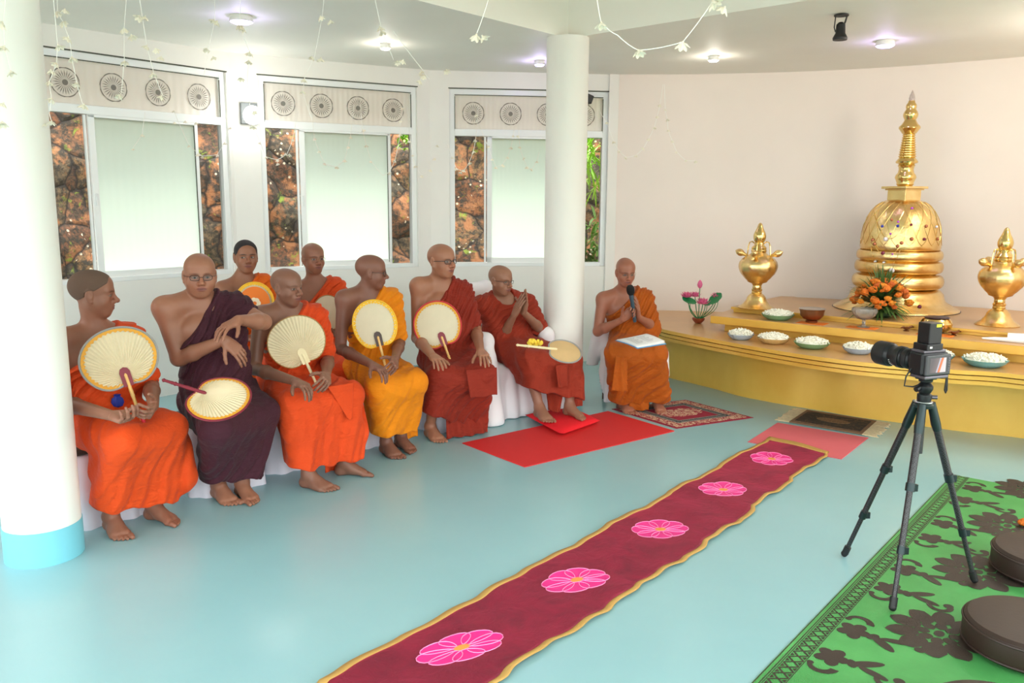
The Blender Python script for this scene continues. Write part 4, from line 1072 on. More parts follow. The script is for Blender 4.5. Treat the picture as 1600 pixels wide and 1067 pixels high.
V3 = lambda v: np.array((v[0], v[1], v[2]), float)

def make_person(D):
    t0 = time.time()
    Fv = _n((D['F'][0], D['F'][1], 0)); Rv = np.array((Fv[1], -Fv[0], 0)); Up = np.array((0, 0, 1.))
    zp = D.get('pz', .54); p0 = V3(at(D['pel'][0], 600, D['pel'][1])); pel = np.array((p0[0], p0[1], zp))
    cam0 = np.array((0, 0, HC))
    def J(q):
        if len(q) == 4: return V3(onz(q[0], q[1], q[3]))
        d = V3(_dir(q[0], q[1])); t = (pel@Fv+q[2]-cam0@Fv)/(d@Fv); return cam0+d*t
    j = {k: J(D[k]) for k in ('head', 'RS', 'LS', 'RE', 'LE', 'RW', 'LW', 'RK', 'LK', 'RA', 'LA') if k in D}
    nb = (j['RS']+j['LS'])/2+np.array((0, 0, .045)); hd = j['head']
    hp = {'R': pel+Rv*.095, 'L': pel-Rv*.095}
    if D.get('report', True):
        dd = lambda a, b: round(float(np.linalg.norm(j[a]-j[b])), 2)
        print('PERSON', D['id'], 'sh', dd('RS', 'LS'), 'upper', dd('RS', 'RE'), dd('LS', 'LE'), 'fore', dd('RE', 'RW'), dd('LE', 'LW'), 'thigh', [round(float(np.linalg.norm(j[s_+'K']-hp[s_])), 2) if s_+'K' in j else None for s_ in 'RL'],
              'shin', [round(float(np.linalg.norm(j[s_+'K']-j[s_+'A'])), 2) if s_+'K' in j else None for s_ in 'RL'], 'torso', round(float(np.linalg.norm(nb-pel)), 2), 'neck', round(float(np.linalg.norm(hd-nb)), 2), 'pel', pel.round(2), 'head', hd.round(2))
    fat = D.get('fat', 1.0); B = Field(); ha = D.get('arm', 1.0)
    ch = _n(nb-pel); rt = _n(j['RS']-j['LS']); fw = _n(np.cross(ch, rt)); fw = fw if fw@Fv > 0 else -fw; M = np.stack([rt, fw, ch], 1)
    tl = np.linalg.norm(nb-pel)
    B.ell(pel+Up*.02, (.175*fat, .135*fat, .125), M, .05)
    B.ell(pel+ch*tl*.36+fw*.02*fat, (.150*fat, .118*fat, .16), M, .06)
    B.ell(pel+ch*tl*.68, (.155*fat, .108*fat, .17), M, .06)
    for q, s_ in ((1, 'RS'), (-1, 'LS')):
        S_ = j[s_]; B.cone(nb-ch*.03, S_+ch*.0, .058, .052, k=.05); B.ell(S_-rt*q*.012-ch*.012, .057*ha, k=.04)
        B.ell(pel+ch*tl*.74+rt*q*.07*fat+fw*.065*fat, (.068*fat, .035, .055), M, .05)
        B.cone(nb+ch*.035-fw*.02, S_-rt*q*.05+ch*.028, .040, .028, k=.05)
    for q, s_ in ((1, 'RS'), (-1, 'LS')): B.cone(j[s_]-rt*q*.035-ch*.05, pel+ch*tl*.42+rt*q*.105*fat, .050, .050, k=.05)
    B.cone(nb-ch*.03, hd+(-.018*D.get('hs', 1))*_n(np.array((*D['hf'], 0.)))+np.array((0, 0, -.065)), D.get('neck', .057), D.get('neck', .057)*.93, k=.03)
    arms = {}
    for s_ in 'RL':
        if s_+'E' not in j: continue
        S_, E_, W_ = j[s_+'S'], j[s_+'E'], j[s_+'W']
        B.cone(S_, E_, .050*ha, .039*ha, k=.03); m_ = E_+(W_-E_)*.3; B.cone(E_, m_, .038*ha, .041*ha, k=.02); B.cone(m_, W_, .040*ha, .0245*ha, k=.02)
    for s_ in 'RL':
        if s_+'K' in j and s_+'A' in j:
            H_, K_, A_ = hp[s_], j[s_+'K'], j[s_+'A']
            B.cone(H_, K_, .085, .056, k=.04); m_ = K_+(A_-K_)*.35; B.cone(K_, m_-Fv*.012, .054, .052, k=.03); B.cone(m_-Fv*.012, A_, .05, .034, k=.02)
            td = D['R'+'T'] if s_ == 'R' else D['L'+'T']; z0 = D.get('fz', 0.0)
            tip = V3(onz(td[0], td[1], z0+.015)); foot(B, A_, (tip-A_)[:2], D.get('foot', 1.0), z0, 1 if s_ == 'R' else -1)
    for s_ in 'RL':
        if s_+'H' in D:
            h_ = D[s_+'H']; W_ = j[s_+'W']; dirn = J(h_['to'])-W_ if 'to' in h_ else np.array(h_['d'])
            hand(B, W_, dirn, h_['n'], h_.get('th', (0, 0, 1)), h_.get('curl', (.35, .5, .35)), D.get('hand', 1.04), h_.get('spread', .1), h_.get('tc', .3))
    HB = basis(D['hf'][0], D['hf'][1], D.get('hp', 0), D.get('hr', 0)); T = np.eye(4); T[:3, :3] = HB; T[:3, 3] = hd
    head_prims(B, T, D)
    hasfeet = 'RA' in j; z0 = D.get('fz', 0.0)
    if hasfeet: B.post = lambda d, X: np.maximum(d, z0-X[:, 2])
    allp = np.array(list(j.values())+[pel]); lo = allp.min(0)-.20; hi = allp.max(0)+.16; lo[2] = max(lo[2], -.01) if hasfeet else pel[2]-.2; hi[2] = hd[2]+.14
    V, Fc = mesh_field(B, lo, hi, D.get('h', .0046)); V, Fc = largest_piece(V, Fc)
    # finer second pass around the head: move head vertices exactly on the field
    base = np.array(srgb(*D['skin'])[:3]); col = np.tile(base, (len(V), 1))
    col *= (1+.10*wob(V, D['seed'], 3))[:, None]
    # subdivide head and hands for crisper features
    ctr = [(hd, .15)]+[(j[s_+'W'], .17) for s_ in 'RL' if s_+'W' in j and s_+'H' in D]
    me = bpy.data.meshes.new('t'); me.from_pydata(V.tolist(), [], Fc.tolist()); bm = bmesh.new(); bm.from_mesh(me); bpy.data.meshes.remove(me)
    def inside(co): return any((co[0]-c[0])**2+(co[1]-c[1])**2+(co[2]-c[2])**2 < r*r for c, r in ctr)
    for v_ in bm.verts: v_.tag = inside(v_.co)
    ed = [e for e in bm.edges if e.verts[0].tag and e.verts[1].tag]
    bmesh.ops.subdivide_edges(bm, edges=ed, cuts=1, use_grid_fill=True)
    me = bpy.data.meshes.new('body'); bm.to_mesh(me); bm.free(); n = len(me.vertices); co = np.empty(n*3, np.float32); me.vertices.foreach_get('co', co); V = co.reshape(-1, 3).astype(float)
    for c, r in ctr:
        ix = np.where(((V-c)**2).sum(1) < (r+.01)**2)[0]
        for it in range(2):
            X = V[ix]; e = .0012; d = B.ev(X, c, r+.01); g = np.stack([(B.ev(X+e*np.eye(3)[a], c, r+.01)-d)/e for a in range(3)], 1)
            gn = (g*g).sum(1)+1e-6; stp = np.clip(d/gn, -.004, .004)[:, None]*g; V[ix] = X-stp
    me.vertices.foreach_set('co', V.astype(np.float32).ravel())
    col = np.tile(base, (n, 1))*(1+.08*wob(V, D['seed'], 3))[:, None]; head_colors(V, T, D, base, col)
    ca = me.color_attributes.new('Col', 'FLOAT_COLOR', 'POINT'); ca.data.foreach_set('color', np.c_[np.clip(col, 0, 1), np.ones(n)].astype(np.float32).ravel())
    me.polygons.foreach_set('use_smooth', np.ones(len(me.polygons), bool)); me.materials.append(SKIN); me.update()
    root = thing('person', D['label'], 'person', (float(pel[0]), float(pel[1]), 0))
    off = np.array((pel[0], pel[1], 0))
    def sh(me_):
        n_ = len(me_.vertices); c_ = np.empty(n_*3, np.float32); me_.vertices.foreach_get('co', c_); c_ = c_.reshape(-1, 3)-off.astype(np.float32); me_.vertices.foreach_set('co', c_.ravel())
    sh(me); bo = bpy.data.objects.new('body', me); COL.objects.link(bo); bo.parent = root
    # hair: close cropped cap
    if D.get('hair'):
        Hf = Field(); head_prims(Hf, T, D); Ti = np.linalg.inv(T); hl = D['hair']
        def post(d, X):
            L = (np.c_[X, np.ones(len(X))] @ Ti.T)[:, :3]; x, y, z = L.T
            line = hl[0]-z+hl[1]*np.maximum(y, -.2)*1.0
            line = np.maximum(line, -(np.sqrt((x/.075)**2+((y-.075)/.055)**2+((z-.0)/hl[2])**2)-1)*.05)
            ear = .028-np.sqrt((np.abs(x)-.08)**2*.2+(y+.005)**2+(z+.005)**2)
            return smax(smax(d-.0022, line, .003), ear, .004)
        Hf.post = post; v_, f_ = mesh_field(Hf, hd-.14, hd+.14, .0035, .0); v_, f_ = largest_piece(v_, f_)
        np_mesh('hair', v_-off, f_, [mat(D.get('hairm', 'cropped_hair'), D.get('hairc', (52, 44, 42)), .8, bump=.5, bscale=300)], root)
    # robe: lower wrap
    rm = D['cloth']; R_ = Field(); n_ = 5
    if 'RK' in j:
        hem = D.get('hem', .10)
        for i in range(n_):
            t = i/(n_-1); H_ = hp['R']*(1-t)+hp['L']*t; K_ = j['RK']*(1-t)+j['LK']*t; A_ = j['RA']*(1-t)+j['LA']*t
            mid = 1-abs(2*t-1); sag = -.025*mid
            Hh = H_+Up*.01; Kk = K_+Up*(sag+.0)+Fv*.01
            R_.cone(Hh, Kk, .112*fat, .080, k=.04)
            fl = (A_-(j['RA']+j['LA'])/2)*D.get('flare', .25); bt = A_+fl+Fv*(.025+D.get('kick', 0))-Fv*.03*mid; bt = np.array((bt[0], bt[1], z0+hem-.05))
            R_.cone(Kk, bt, .078, D.get('hemr', .075), k=.04)
            R_.cone(H_*.35+K_*.65-Up*.05, np.array((*(A_-Fv*.06)[:2], z0+hem-.02)), .07, .07, k=.05)
    R_.ell(pel+Up*.03, (.195*fat, .155*fat, .12), M, .05)
    R_.ell(pel+ch*tl*.30+fw*.03*fat, (.172*fat, .145*fat, .15), M, .07)
    R_.ell(pel+ch*tl*.66, (.172*fat, .128*fat, .17), M, .06); R_.ell(pel+ch*tl*.76-rt*.06*fat+fw*.070*fat, (.09*fat, .050, .07), M, .05); R_.ell(pel+ch*tl*.70+rt*.06*fat+fw*.065*fat, (.09*fat, .048, .06), M, .05)
    for x in D.get('drape', []): R_.cone(J(x[0]), J(x[1]), x[2], x[3], k=x[4] if len(x) > 4 else .04)
    sd = D['seed']; hx = D.get('hem', .10); tilt = D.get('hemtilt', (0, 0))
    LS, LE = j['LS'], j['LE']; cov = D.get('sleeve', .8)
    R_.cone(nb-rt*.075-ch*.02, LS-rt*(.0)+ch*.004, .070, .066, k=.05); R_.ell(LS-ch*.01, .072, k=.04)
    R_.cone(LS, LS+(LE-LS)*cov, .066, .064, k=.04); R_.cone(LS+(LE-LS)*cov*.5-rt*(-.02), pel+ch*tl*.33-rt*.12, .06, .08, k=.06)
    if D.get('both'):
        RS_, RE_ = j['RS'], j['RE']; R_.cone(nb+rt*.075-ch*.02, RS_, .070, .066, k=.05); R_.cone(nb+ch*.045-fw*.02, RS_+ch*.01-rt*.03, .062, .056, k=.04); R_.cone(nb+ch*.045-fw*.02, LS+ch*.01+rt*.03, .062, .056, k=.04); R_.cone(RS_, RS_+(RE_-RS_)*cov, .066, .066, k=.04); R_.cone(RS_+(RE_-RS_)*cov*.6, pel+ch*tl*.33+rt*.12, .06, .08, k=.06)
    pa = nb-rt*D.get('c1', .050)+ch*.0; pb = pel+ch*tl*D.get('c2', .56)+rt*.19
    dl = _n(pb-pa); pn = _n(dl*0+np.cross(fw, dl)); pn = pn if pn@ch > 0 else -pn
    kz = (j['RK'][2]+j['LK'][2])/2 if 'RK' in j else zp; kx = (j['RK']+j['LK'])/2 if 'RK' in j else pel+Fv*.4
    topc = nb+ch*.055
    def post(d, X):
        q = X-pel; r_ = q@Rv; f_ = q@Fv; z_ = X[:, 2]
        s1 = (X-pa)@pn
        # folds of the upper wrap run with its edge
        up = 1/(1+np.exp(-(z_-(zp+.13))/.03))
        ph = s1/.034+2.2*wob(X, sd, 1.1)+.6*wob(X, sd+3, 2.6)
        a1 = (.5+.5*np.sin(2*PI*ph*.6))**1.6*.011+.004*np.sin(2*PI*ph*1.3+1.3)
        # lap and skirt folds
        sl = D.get('slant', .45)
        ph2 = (r_*1.0+sl*z_)/.075+1.5*wob(X, sd+5, .8)+.3*wob(X, sd+9, 2.2)
        lowm = 1/(1+np.exp((z_-(kz-.03))/.04)); lapm = (1-lowm)*(1-up)
        a2 = ((.5+.5*np.sin(2*PI*ph2*.55))**1.8*.014+.0035*np.sin(2*PI*ph2*1.25))*(.45+.55*np.clip((kz-z_)/.35, 0, 1))
        ph3 = (f_*.9-r_*.75+z_*.6)/.07+1.6*wob(X, sd+2, 1.0)
        a3 = (.5+.5*np.sin(2*PI*ph3*.55))**2*.009
        d = d-a1*up-a2*lowm-a3*lapm
        # the overlapping front panel ends in a slanting edge
        pn_ = r_+D.get('pans', .55)*(z_-kz)-D.get('pan', .03); d = d-.007/(1+np.exp(np.clip(-pn_/.0035, -30, 30)))*(1-up)*(f_ > .1)
        if not D.get('both'):
            d = d-.011*np.exp(-(s1/.016)**2)*up
            d = smax(d, s1*1.0, .008)
        else:
            q2 = X-(nb+fw*.035); ax2 = _n(hd-nb+np.array((0, 0, -.03))); h2 = q2@ax2; rad2 = np.sqrt(np.maximum(((q2-h2[:, None]*ax2)**2).sum(1), 0)); d = smax(d, np.where(h2 > -.03, .068+.25*np.maximum(h2, 0)-rad2, -.1), .012); d = smax(d, (X-nb)@ch-.085, .01)
        if 'RK' in j:
            cut = z0+hx+tilt[0]*r_+tilt[1]*(f_-.4)+.010*np.sin(r_*38+sd)-z_
            d = smax(d, cut*.9, .006)
        return d
    R_.post = post
    lo2 = np.minimum(allp.min(0)-.17, pel-.25); hi2 = np.maximum(allp.max(0)+.12, pel+.2); lo2[2] = (z0+hx-.12) if 'RK' in j else pel[2]-.15; hi2[2] = nb[2]+.16
    v_, f_ = mesh_field(R_, lo2, hi2, D.get('hr_', .0058), .0); v_, f_ = largest_piece(v_, f_)
    np_mesh('robe', v_-off, f_, [rm], root)
    # eyeglasses
    if D.get('glasses'):
        gcol, thick, lensm = D['glasses']; hs = D.get('hs', 1.0); w_ = D.get('wide', 1.0)
        Tm = Matrix([list(map(float, r)) for r in T]); Tm.translation = Tm.translation-Vector(off.tolist())
        g = MB(); pts_l = []
        for q in (-1, 1):
            ring = []
            for i in range(20):
                a = 2*PI*i/20; cx, cz = math.cos(a), math.sin(a); sx = math.copysign(abs(cx)**.6, cx)*.0235; sz = math.copysign(abs(cz)**.65, cz)*.0145
                ring.append(Vector((q*.0335+sx, .1015-(q*.0335+sx)**2*4.0, -.001+sz))*hs)
            g.tube(ring, thick, 6, closed=True); pts_l.append(ring)
            g.tube([Vector(p)*hs for p in ((q*.056, .089, .004), (q*.070*w_, .070, .005), (q*.079*w_, .03, .004), (q*.082*w_, -.004, .004), (q*.080*w_, -.018, -.008))], thick*.9, 6)
        g.tube([Vector(p)*hs for p in ((-.011, .101, .002), (0, .105, .004), (.011, .101, .002))], thick, 6)
        g.xf(Tm); go = g.build('eyeglasses', gcol, root, True)
        for ring in pts_l:
            b_ = MB(); b_.add(ring, [tuple(range(20))]); b_.xf(Tm); b_.build('lens', lensm, go)
    print('   built', D['id'], len(V), len(v_), round(time.time()-t0, 1), 's'); 
    return dict(root=root, j=j, T=T, pel=pel, Fv=Fv, Rv=Rv, J=J)
# ------------------------------------------------------------------ the nine men
CL = {
 'orange': cloth_material('bright_orange_robe_cloth', (216, 72, 20)), 'maroon': cloth_material('dark_maroon_robe_cloth', (66, 28, 40)),
 'orange2': cloth_material('orange_robe_cloth', (216, 70, 22)), 'amber': cloth_material('amber_yellow_robe_cloth', (228, 132, 10)),
 'brick': cloth_material('brick_red_robe_cloth', (138, 40, 24)), 'rust': cloth_material('rust_red_robe_cloth', (146, 46, 26)),
 'ochre': cloth_material('ochre_brown_robe_cloth', (168, 80, 8)), 'saffron': cloth_material('saffron_robe_cloth', (222, 98, 14)), 'coral': cloth_material('coral_orange_robe_cloth', (220, 76, 26))}
lens_c = mat('lens_clear', (235, 240, 245), .03, 0, Alpha=.03); lens_t = mat('lens_tinted', (150, 156, 158), .05, 0, Alpha=.10)
thin_metal = mat('thin_metal', (150, 120, 90), .3, .9); black_fr = mat('black_plastic_frame', (24, 22, 24), .3); brown_fr = mat('dark_brown_frame', (52, 30, 26), .35)
dn = (0, 0, -1)
MONKS = [
 dict(id='m1', seed=1.0, label='person in bright orange robe beside the left column, holding a large round fan', pel=(150, 4.42), F=(.74, -.67), cloth=CL['orange'], skin=(142, 94, 74),
   head=(145, 459, .04), hf=(.93, .36), hp=-.08, hs=1.04, RS=(99, 530, .02), LS=(202, 529, .02), RE=(92, 628, .06), LE=(236, 602, .10), RW=(178, 650, 0, .70), LW=(240, 634, 0, .72),
   RK=(190, 692, 0, .52), LK=(266, 668, 0, .52), RA=(173, 806, 0, .085), LA=(240, 789, 0, .085), RT=(202, 846), LT=(288, 818), hem=.13, hemtilt=(.12, 0), fat=1.05,
   RH=dict(to=(222, 662, 0, .69), n=(0, -.2, 1), th=(.5, -.3, .6), curl=(.5, .7, .5)), LH=dict(to=(228, 664, 0, .69), n=(-.6, .3, .3), th=(-.3, -.5, .7), curl=(.5, .7, .5)),
   hair=(.012, .72, .095), hairc=(98, 74, 60), hairm='greying_cropped_hair', stub=.0, brow=.6, drape=[((272, 680, 0, .45), (286, 745, 0, .22), .07, .075)]),
 dict(id='m2', seed=2.0, label='person in dark maroon robe and half-rim glasses facing the camera with forearms crossed', pel=(340, 4.92), F=(.66, -.75), cloth=CL['maroon'], skin=(156, 105, 82),
   head=(312, 430, .06), hf=(.42, -.91), hp=-.06, hs=1.04, wide=1.06, chub=.8, RS=(255, 480, .02), LS=(366, 478, .03), RE=(279, 560, .06), LE=(412, 503, .26), RW=(352, 531, .28), LW=(372, 500, .36),
   RK=(338, 668, 0, .52), LK=(412, 642, 0, .52), RA=(341, 757, 0, .085), LA=(378, 754, 0, .085), RT=(358, 783), LT=(389, 778), hem=.13, hemtilt=(.10, 0), fat=1.14, arm=1.12, sleeve=.40,
   RH=dict(to=(376, 552, .34), n=(.2, .3, -.6), th=(-.2, -.5, -.2), curl=(.35, .3, .2)), LH=dict(to=(335, 520, .40), n=(.1, .3, -1), th=(-.3, -.8, .1), curl=(.25, .3, .2), spread=.35),
   glasses=(brown_fr, .0019, lens_t), brow=.5),
 dict(id='m3', seed=3.0, label='shaven person in bright orange robe without glasses, seated beside the maroon robe', pel=(450, 5.36), F=(.72, -.69), cloth=CL['orange2'], skin=(134, 91, 73),
   head=(448, 449, .06), hf=(.86, -.42), hp=-.05, RS=(408, 492, .02), LS=(492, 495, .04), RE=(398, 576, .05), LE=(512, 562, .14), RW=(462, 596, 0, .69), LW=(510, 586, 0, .70),
   RK=(455, 634, 0, .52), LK=(545, 616, 0, .52), RA=(482, 741, 0, .085), LA=(538, 722, 0, .085), RT=(500, 761), LT=(567, 739), hem=.12, hemtilt=(.10, 0),
   RH=dict(to=(496, 612, 0, .66), n=(-.1, .0, -1), th=(-.1, -.5, .4), curl=(.45, .5, .35)), LH=dict(to=(507, 614, 0, .66), n=(-.6, 0, -.5), th=(-.5, -.4, .3), curl=(.5, .6, .4)), brow=.45, drape=[((548, 618, 0, .46), (560, 676, 0, .26), .06, .06)]),
 dict(id='m4', seed=4.0, label='person in amber yellow robe and glasses with a yellow-rimmed fan', pel=(582, 5.92), F=(.66, -.75), cloth=CL['amber'], skin=(128, 84, 68),
   head=(580, 425, .06), hf=(.98, .12), hp=-.08, hs=1.0, RS=(537, 466, .02), LS=(610, 468, .03), RE=(532, 545, .04), LE=(624, 536, .14), RW=(582, 570, 0, .69), LW=(617, 562, 0, .70),
   RK=(592, 606, 0, .50), LK=(648, 596, 0, .50), RA=(603, 690, 0, .085), LA=(626, 681, 0, .085), RT=(618, 712), LT=(654, 708), hem=.14, hemtilt=(.10, 0),
   RH=dict(to=(612, 586, 0, .65), n=(-.1, 0, -1), th=(-.1, -.5, .4), curl=(.4, .5, .3)), LH=dict(to=(612, 588, 0, .65), n=(-.6, 0, -.4), th=(-.6, -.4, .2), curl=(.3, .4, .3)), glasses=(black_fr, .0018, lens_c), brow=.3),
 dict(id='m5', seed=5.0, label='person in brick red robe and black-framed glasses, hands on the knees', pel=(700, 6.32), F=(.50, -.87), cloth=CL['brick'], skin=(162, 110, 85),
   head=(690, 408, .07), hf=(.74, -.62), hp=.02, hs=1.06, wide=1.04, chub=.5, neck=.064, RS=(653, 446, .02), LS=(722, 455, .02), RE=(652, 528, .04), LE=(743, 515, .08), RW=(676, 556, 0, .69), LW=(751, 548, 0, .68),
   RK=(686, 588, 0, .50), LK=(755, 585, 0, .50), RA=(672, 666, 0, .085), LA=(730, 652, 0, .085), RT=(691, 690), LT=(742, 662), hem=.085, hemtilt=(.42, 0), kick=.05, fat=1.16, arm=1.08, sleeve=.8, hr_=.0062,
   RH=dict(to=(708, 584, 0, .645), n=(0, .1, -1), th=(.4, .2, .3), curl=(.25, .3, .2)), LH=dict(to=(768, 572, 0, .62), n=(0, .1, -1), th=(-.5, -.2, .2), curl=(.25, .3, .2), spread=.2), glasses=(black_fr, .0024, lens_t), brow=.3),
 dict(id='m6', seed=6.0, label='young person with cropped black hair and saffron robe in the back row', pel=(380, 6.10), F=(.55, -.83), cloth=CL['saffron'], skin=(142, 94, 70), pz=.56,
   head=(384, 401, .05), hf=(.45, -.89), hs=1.0, look=1.0, RS=(347, 452, .02), LS=(412, 446, .02), RE=(345, 520, .05), LE=(428, 515, .08), RW=(378, 530, .24), LW=(404, 528, .24),
   RK=(380, 600, 0, .5), LK=(440, 592, 0, .5), RA=(382, 665, 0, .085), LA=(440, 660, 0, .085), RT=(392, 680), LT=(455, 672),
   RH=dict(to=(398, 530, .30), n=(0, 0, 1), curl=(.6, .7, .5)), hair=(-.004, .62, .085), hairc=(38, 32, 34), brow=.95, moust=.35, h=.0055, hr_=.007),
 dict(id='m7', seed=7.0, label='person in coral orange robe and thin glasses in the back row', pel=(492, 6.55), F=(.55, -.83), cloth=CL['coral'], skin=(144, 96, 75), pz=.56,
   head=(489, 404, .05), hf=(.62, -.78), hs=1.0, RS=(462, 452, .02), LS=(524, 450, .02), RE=(462, 510, .05), LE=(534, 508, .08), RW=(490, 525, .24), LW=(515, 525, .24),
   RK=(500, 590, 0, .5), LK=(548, 582, 0, .5), RA=(500, 650, 0, .085), LA=(548, 645, 0, .085), RT=(512, 662), LT=(560, 655),
   RH=dict(to=(508, 528, .30), n=(0, 0, 1), curl=(.6, .7, .5)), glasses=(thin_metal, .0012, lens_c), brow=.6, moust=.3, h=.0055, hr_=.007),
 dict(id='m8', seed=8.0, label='elderly person in rust red robe, palms joined, bare feet on the red cushion', pel=(790, 6.90), F=(.55, -.83), cloth=CL['rust'], skin=(150, 104, 82), both=True, fz=.06,
   head=(782, 438, .10), hf=(.74, -.62), hp=-.10, hs=1.0, RS=(752, 478, .05), LS=(822, 474, .03), RE=(786, 524, .10), LE=(846, 516, .12), RW=(803, 493, .28), LW=(818, 488, .30),
   RK=(826, 564, 0, .50), LK=(892, 563, 0, .50), RA=(843, 637, 0, .14), LA=(890, 634, 0, .14), RT=(872, 664), LT=(922, 656), hem=.20, hemtilt=(.25, 0), sleeve=.95,
   RH=dict(to=(822, 452, .36), n=(.65, .4, 0), th=(-.5, .5, .4), curl=(.02, .03, .02), spread=.0), LH=dict(to=(824, 453, .355), n=(-.65, -.4, 0), th=(-.5, .5, .4), curl=(.02, .03, .02), spread=.0), glasses=(brown_fr, .0018, lens_c), brow=.15),
 dict(id='m9', seed=9.0, label='person in ochre brown robe speaking into a microphone, papers on the lap', pel=(987, 7.16), F=(.22, -.97), cloth=CL['ochre'], skin=(158, 100, 78),
   head=(977, 425, .12), hf=(.22, -.97), hp=-.22, hs=.97, RS=(942, 467, .04), LS=(1006, 466, .04), RE=(934, 518, .10), LE=(1020, 510, .12), RW=(973, 499, .31), LW=(998, 496, .28),
   RK=(962, 553, 0, .52), LK=(1025, 552, 0, .52), RA=(975, 625, 0, .085), LA=(1027, 624, 0, .085), RT=(980, 641), LT=(1030, 640), hem=.08, hemtilt=(0, 0), sleeve=1.1,
   RH=dict(to=(993, 478, .36), n=(.3, -.3, .3), th=(.3, 0, 1), curl=(.7, .9, .5)), LH=dict(to=(996, 470, .33), n=(-.9, .2, 0), th=(0, -.3, .9), curl=(.15, .2, .1)), glasses=(thin_metal, .0012, lens_c), brow=.6),
]
PEOPLE = {}
for D in MONKS:
    PEOPLE[D['id']] = make_person(D)
# ------------------------------------------------------------------ loose robe panels and under-robe hems
def panel(i, key, tl, tr, br, bl, pleats=3, amp=.010, name='robe_panel'):
    if i not in PEOPLE: return
    P = PEOPLE[i]; root = P['root']; o0 = Vector(root.location); Fw = Vector(P['Fv'].tolist()); q = [Vector(p)-o0 for p in (tl, tr, br, bl)]; n = 28; vs = []
    for j_ in range(n+1):
        for k in range(n+1):
            u, v_ = k/n, j_/n; p = (q[0]*(1-u)+q[1]*u)*(1-v_)+(q[3]*(1-u)+q[2]*u)*v_
            a = amp*(.35+.65*v_)*math.sin(2*PI*pleats*u+.9*math.sin(3*v_+u*2)); vs.append(p+Fw*a+Vector((0, 0, .004*math.sin(u*9)*v_)))
    mb = MB(); mb.add(vs, [(j_*(n+1)+k, j_*(n+1)+k+1, (j_+1)*(n+1)+k+1, (j_+1)*(n+1)+k) for j_ in range(n) for k in range(n)])
    o = mb.build(name, CL[key], root, True, auto=80); s_ = o.modifiers.new('s', 'SOLIDIFY'); s_.thickness = .006
def up(px, py, z, h):          # a point standing h above the point seen at z
    p = onz(px, py, z); return Vector((p.x, p.y, z+h))
def fr(i, px, py, add=.0):     # on the plane just in front of the person's knees
    P = PEOPLE[i]; f = max(float((P['j'][k]-P['pel'])@P['Fv']) for k in ('RK', 'LK')); return Vector(P['J']((px, py, f+add)).tolist())
if True:
    if 'm5' in PEOPLE:
        panel('m5', 'brick', up(697, 686, .012, .17), up(763, 676, .012, .17), onz(763, 676, .012), onz(697, 686, .012), 4, .014, 'under_robe_hem')
        panel('m5', 'brick', fr('m5', 728, 578, .085), fr('m5', 776, 574, .085), fr('m5', 777, 617, .100), fr('m5', 735, 622, .105), 1.2, .006)
    if 'm4' in PEOPLE: panel('m4', 'amber', up(634, 687, .03, .20), up(652, 681, .03, .20), onz(652, 681, .03), onz(634, 687, .03), 1.5, .012, 'under_robe_hem')
    if 'm3' in PEOPLE:
        panel('m3', 'orange2', up(508, 739, .02, .16), up(537, 730, .02, .16), onz(537, 730, .02), onz(508, 739, .02), 2, .010, 'under_robe_hem')
        panel('m3', 'orange2', fr('m3', 512, 604, .085), fr('m3', 553, 598, .085), fr('m3', 550, 656, .105), fr('m3', 544, 655, .105), .6, .005)
    if 'm8' in PEOPLE:
        panel('m8', 'rust', up(850, 636, .10, .20), up(880, 640, .10, .20), onz(876, 645, .10), onz(856, 640, .12), 2, .016, 'under_robe_hem')
        panel('m8', 'rust', up(892, 632, .10, .24), up(911, 628, .10, .24), onz(909, 634, .10), onz(896, 636, .12), 1.5, .014, 'under_robe_hem')
        panel('m8', 'rust', fr('m8', 868, 571, .085), fr('m8', 888, 569, .085), fr('m8', 886, 604, .10), fr('m8', 872, 607, .10), 1.5, .008)
    if 'm9' in PEOPLE:
        panel('m9', 'ochre', fr('m9', 962, 556, .085), fr('m9', 980, 558, .085), fr('m9', 981, 613, .10), fr('m9', 955, 610, .09), 2, .010)
        panel('m9', 'ochre', up(982, 641, .02, .14), up(1014, 641, .02, .14), onz(1014, 641, .02), onz(982, 641, .02), 2, .012, 'under_robe_hem')
